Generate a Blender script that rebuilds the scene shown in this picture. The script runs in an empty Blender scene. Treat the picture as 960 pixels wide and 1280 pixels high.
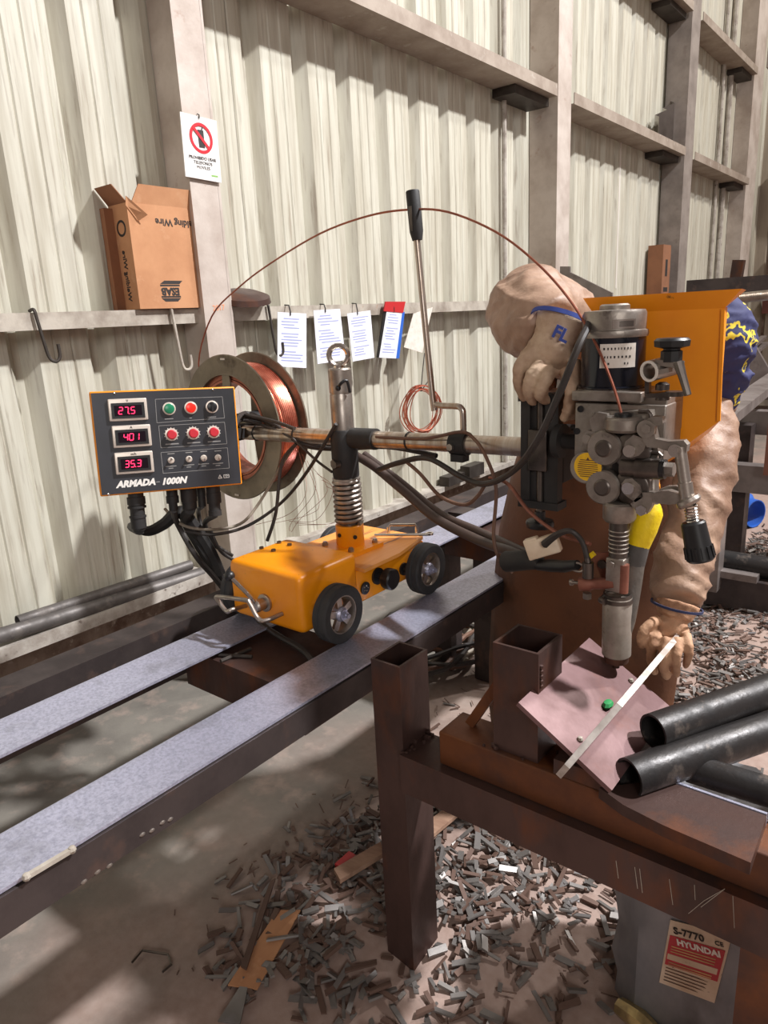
import bpy, bmesh, math, random
from mathutils import Vector, Matrix, noise
random.seed(11)
S = bpy.context.scene
COL = S.collection
# ------------------------------------------------------------------ camera
CAM_LOC = Vector((2.45, 0.0, 1.55))
def cam_axes(pitch=.26656, roll=.05092, yaw=.68383):
    cp, sp = math.cos(pitch), math.sin(pitch)
    fw = Vector((0, cp, -sp)); rt = Vector((1, 0, 0)); dn = fw.cross(rt)
    c, s = math.cos(roll), math.sin(roll)
    rt, dn = c*rt + s*dn, -s*rt + c*dn
    Rz = Matrix.Rotation(yaw, 3, 'Z')
    return Rz @ rt, Rz @ dn, Rz @ fw
RT, DN, FW = cam_axes()
cd = bpy.data.cameras.new('camera'); cam = bpy.data.objects.new('camera', cd); COL.objects.link(cam)
m = Matrix((RT, -DN, -FW)).transposed().to_4x4(); m.translation = CAM_LOC; cam.matrix_world = m
cd.sensor_fit = 'VERTICAL'; cd.sensor_height = 24; cd.sensor_width = 18; cd.lens = 887/1280*24
cd.clip_start = .02; cd.clip_end = 100
S.camera = cam
# ------------------------------------------------------------------ light
W = bpy.data.worlds.new('world'); S.world = W; W.use_nodes = True
bg = W.node_tree.nodes['Background']; bg.inputs[0].default_value = (1.0, .77, .69, 1); bg.inputs[1].default_value = .22
def lamp(name, loc, target, size, power, col, spread=180):
    d = bpy.data.lights.new(name, 'AREA'); d.shape = 'DISK'; d.size = size; d.energy = power; d.color = col; d.spread = math.radians(spread)
    o = bpy.data.objects.new(name, d); COL.objects.link(o); o.location = loc
    o.rotation_euler = (Vector(target) - Vector(loc)).to_track_quat('-Z', 'Y').to_euler(); return o
lamp('high_bay_lamp', (6.5, 4.7, 8.5), (1.0, 1.2, .8), .45, 730, (.98, .98, 1), 115)
lamp('high_bay_lamp', (5.2, 9.5, 8.5), (1.0, 8.6, 2.5), .5, 620, (1, .96, .92))
lamp('fill_lamp', (8.0, -5.5, 4.5), (1.8, 1.4, 1.0), 3.0, 300, (1, .97, .94))  # unseen soft fill added behind the camera to brighten the machine fronts
S.view_settings.view_transform = 'Standard'; S.view_settings.look = 'None'
S.view_settings.exposure = -0.12; S.view_settings.gamma = 1; S.view_settings.use_curve_mapping = False

# ------------------------------------------------------------------ placing: the point of a sight line that lies on a plane of the room
def A(px, py, axis, val):
    d = RT*((px-480)/887) + DN*((py-640)/887) + FW
    return CAM_LOC + d*((val - CAM_LOC[axis])/d[axis])
def AX(px, py, v): return A(px, py, 0, v)
def AY(px, py, v): return A(px, py, 1, v)
def AZ(px, py, v): return A(px, py, 2, v)
V = Vector
# ------------------------------------------------------------------ materials
def lin(h):
    h = h.lstrip('#'); r = []
    for i in (0, 2, 4):
        c = int(h[i:i+2], 16)/255; r.append(c/12.92 if c <= .04045 else ((c+.055)/1.055)**2.4)
    return (*r, 1)
MATS = {}
def M(name, c1, c2=None, scale=6, rough=.6, metal=0, bump=0, bscale=60, lo=.4, hi=.65, c3=None, s3=25, lo3=.58, hi3=.7, stretch=None, emit=0, spec=None, rvar=0):
    mt = bpy.data.materials.new(name); mt.use_nodes = True; nt = mt.node_tree; b = nt.nodes['Principled BSDF']
    b.inputs['Roughness'].default_value = rough; b.inputs['Metallic'].default_value = metal
    if spec is not None: b.inputs['Specular IOR Level'].default_value = spec
    b.inputs['Base Color'].default_value = lin(c1)
    tc = nt.nodes.new('ShaderNodeTexCoord'); vec = tc.outputs['Object']
    if stretch:
        mp = nt.nodes.new('ShaderNodeMapping'); mp.inputs['Scale'].default_value = stretch; nt.links.new(vec, mp.inputs[0]); vec = mp.outputs[0]
    def nz(sc, det=5):
        n = nt.nodes.new('ShaderNodeTexNoise'); n.inputs['Scale'].default_value = sc; n.inputs['Detail'].default_value = det
        n.inputs['Roughness'].default_value = .62; nt.links.new(vec, n.inputs['Vector']); return n.outputs[0]
    def ramp(src, a, z):
        r = nt.nodes.new('ShaderNodeMapRange'); r.inputs[1].default_value = a; r.inputs[2].default_value = z; nt.links.new(src, r.inputs[0]); return r.outputs[0]
    def mix(f, a, z):
        x = nt.nodes.new('ShaderNodeMix'); x.data_type = 'RGBA'; nt.links.new(f, x.inputs[0])
        for v, s in ((a, x.inputs[6]), (z, x.inputs[7])):
            if isinstance(v, tuple): s.default_value = v
            else: nt.links.new(v, s)
        return x.outputs[2]
    out = lin(c1)
    if c2:
        n1 = nz(scale); out = mix(ramp(n1, lo, hi), out, lin(c2))
        if rvar:
            rr = nt.nodes.new('ShaderNodeMapRange'); rr.inputs[1].default_value = lo; rr.inputs[2].default_value = hi
            rr.inputs[3].default_value = rough; rr.inputs[4].default_value = rough + rvar; nt.links.new(n1, rr.inputs[0]); nt.links.new(rr.outputs[0], b.inputs['Roughness'])
    if c3: out = mix(ramp(nz(s3), lo3, hi3), out, lin(c3))
    if c2 or c3: nt.links.new(out, b.inputs['Base Color'])
    if bump:
        bn = nt.nodes.new('ShaderNodeBump'); bn.inputs['Strength'].default_value = bump; bn.inputs['Distance'].default_value = .01
        nt.links.new(nz(bscale), bn.inputs['Height']); nt.links.new(bn.outputs[0], b.inputs['Normal'])
    if emit:
        b.inputs['Emission Color'].default_value = lin(c1); b.inputs['Emission Strength'].default_value = emit
    MATS[name] = mt; return mt
M('sheet', 'c4c1b2', 'aca695', 3, .5, 0, .05, 30, stretch=(1, 7, .4), c3='8f8474', s3=8, lo3=.55, hi3=.75)
M('sheet_far', 'a89c8c', '94887a', 3, .6, 0, .05, 30, stretch=(4, 4, .4), c3='837566', s3=9)
M('wall_low', '9a8577', '6d5346', 9, .9, 0, .3, 40, c3='b9a89a', s3=20)
M('galv_dusty', 'b9b1a4', '8f8478', 8, .6, .2, .08, 60, c3='9c6a4a', s3=14, lo3=.66, hi3=.8)
M('column_paint', 'c2b7ad', 'a89a8f', 4, .6, .1, .08, 60, c3='8d6a58', s3=9, lo3=.64, hi3=.8)
M('purlin', 'a39689', '8a7b6e', 6, .65, .15, .08, 50, c3='c4bcb0', s3=12, lo3=.6, hi3=.8)
M('column_dark', '8f857d', '7a7069', 6, .6, .1, .08, 60, c3='6d5f57', s3=9, lo3=.6, hi3=.8)
M('dark_metal', '4b4540', '38322e', 10, .55, .5, .05)
M('floor', '7d786f', '6b665f', 3.2, .8, 0, .12, 140, c3='96877c', s3=9, lo3=.52, hi3=.7)
M('curb', 'b3aca2', '8c8278', 10, .8, 0, .15, 80, c3='5d5049', s3=25, lo3=.6, hi3=.7)
M('galv', 'bcbdd0', 'a0a1b4', 150, .34, .6, .1, 260, c3='85858f', s3=7, lo3=.55, hi3=.75, rvar=.1)
M('black_steel', '4a413f', '362e2d', 5, .5, .45, .05, 80, c3='5d4a42', s3=11, lo3=.56, hi3=.72, rvar=.15)
M('rust_steel', '4f3b36', '3b2b27', 5, .42, .4, .06, 70, c3='6a3d24', s3=6, lo3=.52, hi3=.72, stretch=(1, 1, .5), rvar=.2)
M('rust_orange', '704224', '573526', 6, .5, .35, .06, 70, c3='46332e', s3=5, lo3=.5, hi3=.7, rvar=.2)
M('plate_primer', '7b5d5d', '634543', 7, .45, .25, .05, 60, c3='6f4a44', s3=11, lo3=.6, hi3=.75, rvar=.15)
M('plate_edge', 'c9c2bb', '9d948d', 20, .35, .5)
M('pipe_black', '353231', '201e1e', 14, .34, .4, .12, 50, c3='6a6058', s3=16, lo3=.56, hi3=.72, rvar=.25)
M('orange', 'f0970f', 'e58a0c', 5, .36, 0, .03, 60, c3='8a5a22', s3=60, lo3=.68, hi3=.74)
M('orange_deck', 'e39a4e', 'd98a30', 3, .45, 0, .04, 60, stretch=(14, 1.2, 1), c3='8c5a35', s3=3, lo3=.56, hi3=.62)  # stripes stand for reflections in the scratched deck, painted into its colour
M('orange_flat', 'f59a1c', 'ea8c16', 4, .42, 0, .03, 50, c3='6b4319', s3=18, lo3=.7, hi3=.76)
M('rubber', '2c2c2d', '3a3938', 12, .75, 0, .1, 90)
M('pipe_grey', '6b6663', '57524f', 9, .45, .4, .06, 60, c3='7d7670', s3=12, lo3=.58, hi3=.75, rvar=.2)
M('black_plastic', '1b1b1c', None, rough=.4)
M('black_matte', '1e1d1d', '2a2725', 12, .65, 0, .05)
M('panel', '2d2e31', '34353a', 8, .38, 0)
M('screen', '160a14', None, rough=.15)
M('bezel', 'cfc3b6', None, rough=.4, metal=.3)
M('led', 'ff2a5a', None, emit=2.2)
M('print', 'e6e2da', None, rough=.6)
M('printgrey', '8d8b88', None, rough=.6)
M('green_btn', '1f7a55', None, rough=.3)
M('red_btn', 'f02a1c', None, rough=.3, emit=.25)
M('red_knob', 'c22a36', None, rough=.4)
M('chrome', 'd2ccc4', None, rough=.18, metal=1)
M('steel', 'b6ada4', '8f857b', 14, .32, .9, .03, 90, rvar=.15)
M('steel_tube', 'c4bab0', 'a9927c', 5, .28, .95, .02, 90, stretch=(8, 1, 1), rvar=.12)
M('steel_dark', '6a625c', '4a4440', 12, .38, .85, .03, 90)
M('cast_alu', '9d958c', '7e756d', 16, .42, .75, .08, 120, c3='5a514b', s3=30, lo3=.62, hi3=.75)
M('copper', 'd98a72', 'b9654f', 30, .3, .85, .02)
M('copper_dark', 'a06350', '8a4f3e', 30, .38, .75)
M('spool_metal', '857b6b', '6c6254', 8, .45, .6, .03, c3='5b5044', s3=14)
M('cable', '2b2725', '3a332f', 14, .55, 0, .03)
M('cable_brown', '6d4f3e', '5a3d30', 14, .5, 0)
M('cable_thick', '4a3a33', '3c2f2a', 10, .5, 0, .04)
M('cable_tan', '8d8273', '6f6557', 14, .55, 0)
M('motor_blue', '14161f', None, rough=.22)
M('label', 'ddd6cc', 'cfc6ba', 30, .5, 0, c3='8d837a', s3=60, lo3=.66, hi3=.72)
M('badge', 'e0b11c', 'c99a18', 40, .45, 0)
M('tape_yellow', 'f0cf10', 'd9b60c', 12, .5, 0, .25, 60, c3='a8861a', s3=24, lo3=.62, hi3=.72)
M('tape_grey', '524f4c', '403d3a', 14, .6, 0, .1)
M('dirty_tube', '69635c', '4a443e', 18, .4, .1, .2, 60)
M('white_plug', 'e0cdb4', 'c9b297', 12, .5, 0, .05)
M('nozzle', 'aaa095', '8d8378', 14, .45, .6, .05, 60, c3='5d4237', s3=16, lo3=.6, hi3=.72)
M('burnt', '4f3b34', '6d4b3d', 20, .5, .5, .1)
M('copper_clamp', '94604f', '7c4d40', 16, .45, .5, .06)
M('leather', 'a88a74', '7d5f4c', 7, .55, 0, .25, 55, c3='80604c', s3=9, lo3=.55, hi3=.75)
M('leather_dark', 'a88a7a', '957666', 6, .7, 0, .2, 55, c3='7d5f50', s3=9, lo3=.55, hi3=.75)
M('apron', '72492f', '63402b', 4, .72, 0, .15, 45, c3='45301f', s3=5, lo3=.56, hi3=.72)
M('glove', 'c39a7a', 'a87d5f', 12, .75, 0, .3, 60, c3='8a6248', s3=18, lo3=.55, hi3=.72)
M('glove_pale', 'c2a98f', 'a0826a', 12, .75, 0, .3, 60)
M('cord', '2a3050', None, rough=.8)
M('band_blue', '3c4f9c', None, rough=.8)
M('cloth_dark', '35312f', '2a2726', 10, .85, 0, .1)
M('skin', '8a5a45', None, rough=.5)
M('boot', '3b2a22', '2c1f1a', 10, .6, 0, .1)
M('cardboard', 'bd8a63', 'ad7a55', 5, .85, 0, .05, c3='c99d78', s3=9, lo3=.6, hi3=.8)
M('cardboard_dark', '8d5f42', '7c523a', 5, .85, 0)
M('ink', '2b2523', None, rough=.7)
M('paper', 'e4e3ea', 'd8d8e2', 8, .5, 0)
M('paper_ink', '9aa2cc', None, rough=.7)
M('sign_white', 'e3e0dc', 'd8d4ce', 12, .4, 0)
M('sign_red', 'cf2733', None, rough=.4)
M('sign_green', '7fae5a', None, rough=.5)
M('clip_black', '1e1c1b', None, rough=.45)
M('scrap', '8a8581', '6b6662', 3, .42, .55, .04, 90, c3='8f8c8e', s3=5, lo3=.55, hi3=.7, rvar=.15)
M('scrap_brown', '6a5348', '594339', 3, .65, .2, .04, 90)
M('wood', 'a3826c', '8c6b57', 5, .8, 0, .05, stretch=(1, 9, 9))
M('bin_foil', '8f9094', '73757a', 6, .38, .55, .15, 18, stretch=(1, 1, .5), c3='5a5654', s3=5, lo3=.58, hi3=.75, rvar=.2)
M('foil_gold', 'c9b27c', '9b8a66', 20, .3, .8, .3, 40)
M('label_red', 'b53038', None, rough=.5)
M('label_cream', 'd9c5ae', 'cbb499', 18, .6, 0, c3='6b5646', s3=40, lo3=.66, hi3=.72)
M('blue_plastic', '2c5fb8', None, rough=.45)
M('orange_mesh', '7d5140', None, rough=.6)
M('white_pipe', 'd5cfc6', None, rough=.5)
M('rack_steel', '8d8480', '756c68', 6, .45, .5, .05, 60, c3='5d524d', s3=9, lo3=.58, hi3=.74)
M('red_beam', '6d3a30', '57302a', 8, .6)
M('sheet_shiny', '9a938c', '7d766f', 5, .2, .9)
M('green_mark', '2e8a4e', None, rough=.5)
M('chalk', 'e5946a', None, rough=.9)
M('red_plastic', 'b32a2c', None, rough=.4)
# special: head wrap pattern
def wrap_mat():
    mt = bpy.data.materials.new('head_wrap'); mt.use_nodes = True; nt = mt.node_tree; b = nt.nodes['Principled BSDF']; b.inputs['Roughness'].default_value = .8
    tc = nt.nodes.new('ShaderNodeTexCoord')
    n = nt.nodes.new('ShaderNodeTexNoise'); n.inputs['Scale'].default_value = 22; n.inputs['Detail'].default_value = 2.5; nt.links.new(tc.outputs['Object'], n.inputs['Vector'])
    r = nt.nodes.new('ShaderNodeValToRGB'); e = r.color_ramp.elements
    e[0].position = .0; e[0].color = lin('2a2d58'); e[1].position = .56; e[1].color = lin('2a2d58')
    for p, c in ((.575, 'd9c43a'), (.615, 'd9c43a'), (.63, '22264f'), (1, '22264f')):
        q = e.new(p); q.color = lin(c)
    nt.links.new(n.outputs[0], r.inputs[0]); nt.links.new(r.outputs[0], b.inputs['Base Color']); MATS['head_wrap'] = mt
wrap_mat()
# dust lies over the concrete floor as patches of brown grit
def floor_mat():
    mt = MATS['floor']; nt = mt.node_tree; b = nt.nodes['Principled BSDF']
    src = b.inputs['Base Color'].links[0].from_socket
    tc = nt.nodes.new('ShaderNodeTexCoord'); sp = nt.nodes.new('ShaderNodeSeparateXYZ'); nt.links.new(tc.outputs['Object'], sp.inputs[0])
    n = nt.nodes.new('ShaderNodeTexNoise'); n.inputs['Scale'].default_value = 2.5; n.inputs['Detail'].default_value = 6; nt.links.new(tc.outputs['Object'], n.inputs['Vector'])
    a = nt.nodes.new('ShaderNodeMath'); a.operation = 'MULTIPLY_ADD'; nt.links.new(n.outputs[0], a.inputs[0]); a.inputs[1].default_value = 1.1; nt.links.new(sp.outputs[0], a.inputs[2])
    r = nt.nodes.new('ShaderNodeMapRange'); nt.links.new(a.outputs[0], r.inputs[0]); r.inputs[1].default_value = 1.15; r.inputs[2].default_value = 1.75
    x = nt.nodes.new('ShaderNodeMix'); x.data_type = 'RGBA'; nt.links.new(r.outputs[0], x.inputs[0]); nt.links.new(src, x.inputs[6])
    n2 = nt.nodes.new('ShaderNodeTexNoise'); n2.inputs['Scale'].default_value = 35; n2.inputs['Detail'].default_value = 6; nt.links.new(tc.outputs['Object'], n2.inputs['Vector'])
    x2 = nt.nodes.new('ShaderNodeMix'); x2.data_type = 'RGBA'; nt.links.new(n2.outputs[0], x2.inputs[0]); x2.inputs[6].default_value = lin('846a5d'); x2.inputs[7].default_value = lin('ab978d')
    nt.links.new(x2.outputs[2], x.inputs[7]); nt.links.new(x.outputs[2], b.inputs['Base Color'])
floor_mat()

# ------------------------------------------------------------------ mesh helpers
class G:
    def __init__(s): s.v = []; s.f = []
    def add(s, v, f):
        k = len(s.v); s.v += [Vector(p) for p in v]; s.f += [tuple(i+k for i in q) for q in f]; return s
    def box(s, c, d, rot=None, bev=0):
        c = Vector(c); d = Vector(d)/2; R_ = rot or Matrix.Identity(3)
        if bev:
            bm = bmesh.new(); bmesh.ops.create_cube(bm, size=2)
            for v in bm.verts: v.co = Vector((v.co.x*d.x, v.co.y*d.y, v.co.z*d.z))
            bmesh.ops.bevel(bm, geom=list(bm.edges), offset=bev, segments=3, profile=.5, affect='EDGES')
            bm.verts.index_update(); s.add([c + R_ @ v.co for v in bm.verts], [[v.index for v in f.verts] for f in bm.faces]); bm.free(); return s
        v = [c + R_ @ Vector((x*d.x, y*d.y, z*d.z)) for x in (-1, 1) for y in (-1, 1) for z in (-1, 1)]
        return s.add(v, [(0, 1, 3, 2), (4, 6, 7, 5), (0, 4, 5, 1), (2, 3, 7, 6), (0, 2, 6, 4), (1, 5, 7, 3)])
    def bb(s, x0, x1, y0, y1, z0, z1, bev=0): return s.box(((x0+x1)/2, (y0+y1)/2, (z0+z1)/2), (x1-x0, y1-y0, z1-z0), None, bev)
    def tube(s, pts, r, n=10, cap=True, smooth=0, closed=False):
        pts = [Vector(p) for p in pts]; rs = list(r) if hasattr(r, '__len__') else [r]*len(pts)
        if smooth:
            q = []; qr = []; N = len(pts); rng = N if closed else N-1
            for i in range(rng):
                g = (lambda j: pts[j % N]) if closed else (lambda j: pts[max(0, min(N-1, j))])
                p0, p1, p2, p3 = g(i-1), g(i), g(i+1), g(i+2)
                for k in range(smooth):
                    t = k/smooth
                    q.append(.5*((2*p1) + (p2-p0)*t + (2*p0-5*p1+4*p2-p3)*t*t + (3*p1-p0-3*p2+p3)*t**3)); qr.append(rs[i]*(1-t)+rs[(i+1) % N]*t)
            if not closed: q.append(pts[-1]); qr.append(rs[-1])
            pts, rs = q, qr
        N = len(pts); v = []; f = []
        up = None
        for i in range(N):
            a = pts[(i-1) % N] if closed or i > 0 else pts[i]; b = pts[(i+1) % N] if closed or i < N-1 else pts[i]
            t = (b-a).normalized() if (b-a).length > 1e-9 else Vector((0, 0, 1))
            if up is None:
                up = Vector((0, 0, 1)) if abs(t.z) < .9 else Vector((1, 0, 0))
            up = (up - t*up.dot(t)); up = up.normalized() if up.length > 1e-6 else t.orthogonal().normalized()
            w = t.cross(up)
            v += [pts[i] + rs[i]*(math.cos(2*math.pi*k/n)*up + math.sin(2*math.pi*k/n)*w) for k in range(n)]
        for i in range(N if closed else N-1):
            j = (i+1) % N
            f += [(i*n+k, i*n+(k+1) % n, j*n+(k+1) % n, j*n+k) for k in range(n)]
        if cap and not closed: f += [tuple(range(n))[::-1], tuple((N-1)*n+k for k in range(n))]
        return s.add(v, f)
    def cyl(s, a, b, r, n=16, r2=None): return s.tube([a, b], [r, r if r2 is None else r2], n)
    def pipe(s, a, b, r, wall, n=20):
        a = Vector(a); b = Vector(b)
        return s.lathe(a, b-a, [(r, 0), (r, 1), (r-wall, 1), (r-wall, 0)], n, ring=True, rel=True)
    def lathe(s, o, ax, prof, n=20, ring=False, rel=False):
        o = Vector(o); ax = Vector(ax); L = ax.length if rel else 1; t = ax.normalized(); u = t.orthogonal().normalized(); w = t.cross(u); v = []; f = []
        for r, h in prof: v += [o + t*h*L + r*(math.cos(2*math.pi*k/n)*u + math.sin(2*math.pi*k/n)*w) for k in range(n)]
        P = len(prof)
        for i in range(P if ring else P-1):
            j = (i+1) % P; f += [(i*n+k, i*n+(k+1) % n, j*n+(k+1) % n, j*n+k) for k in range(n)]
        if not ring: f += [tuple(range(n))[::-1], tuple((P-1)*n+k for k in range(n))]
        return s.add(v, f)
    def prism(s, poly, d):
        poly = [Vector(p) for p in poly]; d = Vector(d); n = len(poly)
        return s.add(poly+[p+d for p in poly], [tuple(range(n))[::-1], tuple(range(n, 2*n))]+[(i, (i+1) % n, n+(i+1) % n, n+i) for i in range(n)])
    def ball(s, c, r, n=12, sc=(1, 1, 1)):
        c = Vector(c); v = []; f = []; m_ = n//2
        for i in range(1, m_):
            a = math.pi*i/m_; v += [c+Vector((r*sc[0]*math.sin(a)*math.cos(2*math.pi*k/n), r*sc[1]*math.sin(a)*math.sin(2*math.pi*k/n), r*sc[2]*math.cos(a))) for k in range(n)]
        v += [c+Vector((0, 0, r*sc[2])), c-Vector((0, 0, r*sc[2]))]; T = len(v)-2
        for i in range(m_-2): f += [(i*n+k, (i+1)*n+k, (i+1)*n+(k+1) % n, i*n+(k+1) % n) for k in range(n)]
        f += [(T, k, (k+1) % n) for k in range(n)] + [(T+1, (m_-2)*n+(k+1) % n, (m_-2)*n+k) for k in range(n)]
        return s.add(v, f)
    def bar(s, a, b, w, h, up=(0, 0, 1)):
        a = Vector(a); b = Vector(b); t = (b-a).normalized(); u = Vector(up); u = (u-t*u.dot(t)).normalized(); x = t.cross(u)
        return s.box((a+b)/2, (w, (b-a).length, h), Matrix((x, t, u)).transposed())
ORG = {}
def mesh(name, g, smooth=35):
    me = bpy.data.meshes.new(name); me.from_pydata([tuple(v) for v in g.v], [], g.f)
    bm = bmesh.new(); bm.from_mesh(me); bmesh.ops.recalc_face_normals(bm, faces=bm.faces); bm.to_mesh(me); bm.free()
    if smooth:
        me.polygons.foreach_set('use_smooth', [True]*len(me.polygons)); me.set_sharp_from_angle(angle=math.radians(smooth))
    me.update(); return me
def thing(name, label, cat, loc=(0, 0, 0), group=None):
    o = bpy.data.objects.new(name, None); COL.objects.link(o); o.location = loc; o.empty_display_size = .05
    o['label'] = label; o['category'] = cat
    if group: o['group'] = group
    ORG[o.name] = Vector(loc); return o
def part(name, g, mt, parent, label=None, smooth=35, kind=None):
    org = ORG[parent.name]
    if isinstance(g, G):
        for v in g.v: v -= org
        me = mesh(name, g, smooth)
    else:
        me = g; me.transform(Matrix.Translation(-org))
    o = bpy.data.objects.new(name, me); COL.objects.link(o); o.parent = parent; ORG[o.name] = org
    me.materials.append(MATS[mt])
    if label: o['label'] = label
    if kind: o['kind'] = kind
    return o
def solo(name, g, mt, label, cat, group=None, smooth=35, kind=None, org=None):
    if not isinstance(g, G):
        co = [v.co.copy() for v in g.vertices]
    else: co = g.v
    if org is None:
        lo = [min(v[i] for v in co) for i in range(3)]; hi = [max(v[i] for v in co) for i in range(3)]
        org = Vector(((lo[0]+hi[0])/2, (lo[1]+hi[1])/2, lo[2]))
    org = Vector(org)
    if isinstance(g, G):
        for v in g.v: v -= org
        me = mesh(name, g, smooth)
    else:
        me = g; me.transform(Matrix.Translation(-org))
    o = bpy.data.objects.new(name, me); COL.objects.link(o); o.location = org; ORG[o.name] = org
    me.materials.append(MATS[mt])
    if label: o['label'] = label
    if cat: o['category'] = cat
    if group: o['group'] = group
    if kind: o['kind'] = kind
    return o
def struct(name, g, mt, smooth=35, label=None):
    o = solo(name, g, mt, label, None, None, smooth, 'structure', org=(0, 0, 0)); return o
def fuse(g, voxel, it=6, amp=0, sc=12, seed=0, wr=0):
    me = mesh('tmp', g, 0); o = bpy.data.objects.new('tmp', me); COL.objects.link(o)
    r = o.modifiers.new('r', 'REMESH'); r.mode = 'VOXEL'; r.voxel_size = voxel
    sm = o.modifiers.new('s', 'SMOOTH'); sm.iterations = it; sm.factor = .5
    dg = bpy.context.evaluated_depsgraph_get(); me2 = bpy.data.meshes.new_from_object(o.evaluated_get(dg))
    bpy.data.objects.remove(o); bpy.data.meshes.remove(me)
    if amp:
        nn = [v.normal.copy() for v in me2.vertices]
        for v, n_ in zip(me2.vertices, nn):
            p = v.co*sc + Vector((seed, seed*2, 0)); w_ = noise.noise(p*.5)
            d = 1-abs(noise.noise(Vector((p.x*.75+w_, p.y*.75, p.z*2.4+p.x*.9+w_*1.5))))*3.2
            d = max(d, -.4); e_ = 1-abs(noise.noise(Vector((p.x*1.6, p.y*1.6+w_, p.z*4.5-p.x*1.4))))*3
            v.co += n_*amp*(d*.7-.3 + .3*max(e_, -.3) + .5*noise.noise(p*.8))
    me2.polygons.foreach_set('use_smooth', [True]*len(me2.polygons)); me2.update(); return me2
def text(name, s, mt, o, ux, uy, size, parent, depth=.0006, bold=0, shear=0, align='CENTER'):
    c = bpy.data.curves.new(name, 'FONT'); c.body = s; c.size = size; c.extrude = depth; c.align_x = align; c.align_y = 'CENTER'; c.offset = bold; c.shear = shear; c.resolution_u = 2
    t = bpy.data.objects.new(name, c); COL.objects.link(t)
    dg = bpy.context.evaluated_depsgraph_get(); me = bpy.data.meshes.new_from_object(t.evaluated_get(dg)); bpy.data.objects.remove(t)
    ux = Vector(ux).normalized(); uy = Vector(uy); uy = (uy-ux*uy.dot(ux)).normalized(); mm = Matrix((ux, uy, ux.cross(uy))).transposed().to_4x4(); mm.translation = Vector(o)
    me.transform(mm); me.materials.clear(); return part(name, me, mt, parent)
def disc(g, c, n_, r, h, n=20): c = Vector(c); n_ = Vector(n_).normalized(); return g.cyl(c, c+n_*h, r, n)
def hexbolt(g, c, n_, r, h): return disc(g, c, n_, r, h, 6)
# ================================================================== SETTING
# floor with low heaps of grit where the cuttings gather
HEAPS = [(1.32, 1.38, .30, .035), (1.55, 1.25, .30, .05), (1.62, 1.65, .30, .05), (1.45, 1.05, .22, .025), (1.75, 3.3, .5, .05), (2.2, 3.6, .6, .06), (1.95, 2.6, .4, .04), (1.3, .95, .2, .02)]
def fz(x, y):
    z = 0
    for hx, hy, r, h in HEAPS: z += h*math.exp(-((x-hx)**2+(y-hy)**2)/(r*r)*1.3)
    return z
g = G(); nx, ny = 110, 150; x0, x1, y0, y1 = -.45, 6.0, -1.5, 12.0
xs = [x0+(x1-x0)*(i/nx)**1.3 for i in range(nx+1)]; ys = [y0+(y1-y0)*(j/ny)**1.3 for j in range(ny+1)]
vs = [Vector((x, y, fz(x, y)+.006*noise.noise(Vector((x*4, y*4, 0)))-.004)) for y in ys for x in xs]
g.add(vs, [(j*(nx+1)+i, j*(nx+1)+i+1, (j+1)*(nx+1)+i+1, (j+1)*(nx+1)+i) for j in range(ny) for i in range(nx)])
struct('floor', g, 'floor', 60)

# left wall: low masonry, above it corrugated sheets
g = G(); g.bb(-.55, -.32, -1.5, 12, -.1, 7.2)
wl = struct('wall_left', g, 'wall_low', 0)
PIT = .285; PH = 2.297; DEP = .05
def profile(ya, yb):
    pts = []
    k = math.floor((ya-PH)/PIT)-1
    while PH+k*PIT < yb:
        o = PH+k*PIT
        for dy, x in ((0, -DEP), (.042, 0), (.095, 0), (.10, -.005), (.106, 0), (.16, 0), (.165, -.005), (.171, 0), (.226, 0), (.26, -DEP)):
            y = o+dy
            if ya <= y <= yb: pts.append((x, y))
        k += 1
    return pts
sy = -1.268
while sy < 11.2:
    pr = profile(sy-.001, sy+3*PIT+.023); g = G(); n = len(pr)
    lap = .0015 if int(sy*10) % 2 else 0
    zs = (.5, 7.2); v = []
    for z in zs: v += [Vector((x+lap, y, z)) for x, y in pr]
    for z in zs: v += [Vector((x+lap-.0012, y, z)) for x, y in pr]
    f = [(i, i+1, n+i+1, n+i) for i in range(n-1)] + [(2*n+i, 3*n+i, 3*n+i+1, 2*n+i+1) for i in range(n-1)]
    f += [(i, 2*n+i, 2*n+i+1, i+1) for i in range(n-1)] + [(n+i, n+i+1, 3*n+i+1, 3*n+i) for i in range(n-1)] + [(0, n, 3*n, 2*n), (n-1, 3*n-1, 4*n-1, 2*n-1)][:0]
    g.add(v, f); part('corrugated_sheet', g, 'sheet', wl, smooth=0); sy += 3*PIT
# a thin gap of daylight is not built; the masonry base shows below the sheets
g = G(); g.bb(-.33, -.27, -1.5, 11.3, 0, .50); part('masonry_base', g, 'wall_low', wl, smooth=0)
g = G(); g.bb(-.3, .10, -1.5, 1.72, .515, .56); g.bb(-.3, .06, 1.72, 11, .50, .53)
struct('trim_1', g, 'curb', 0)
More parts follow.
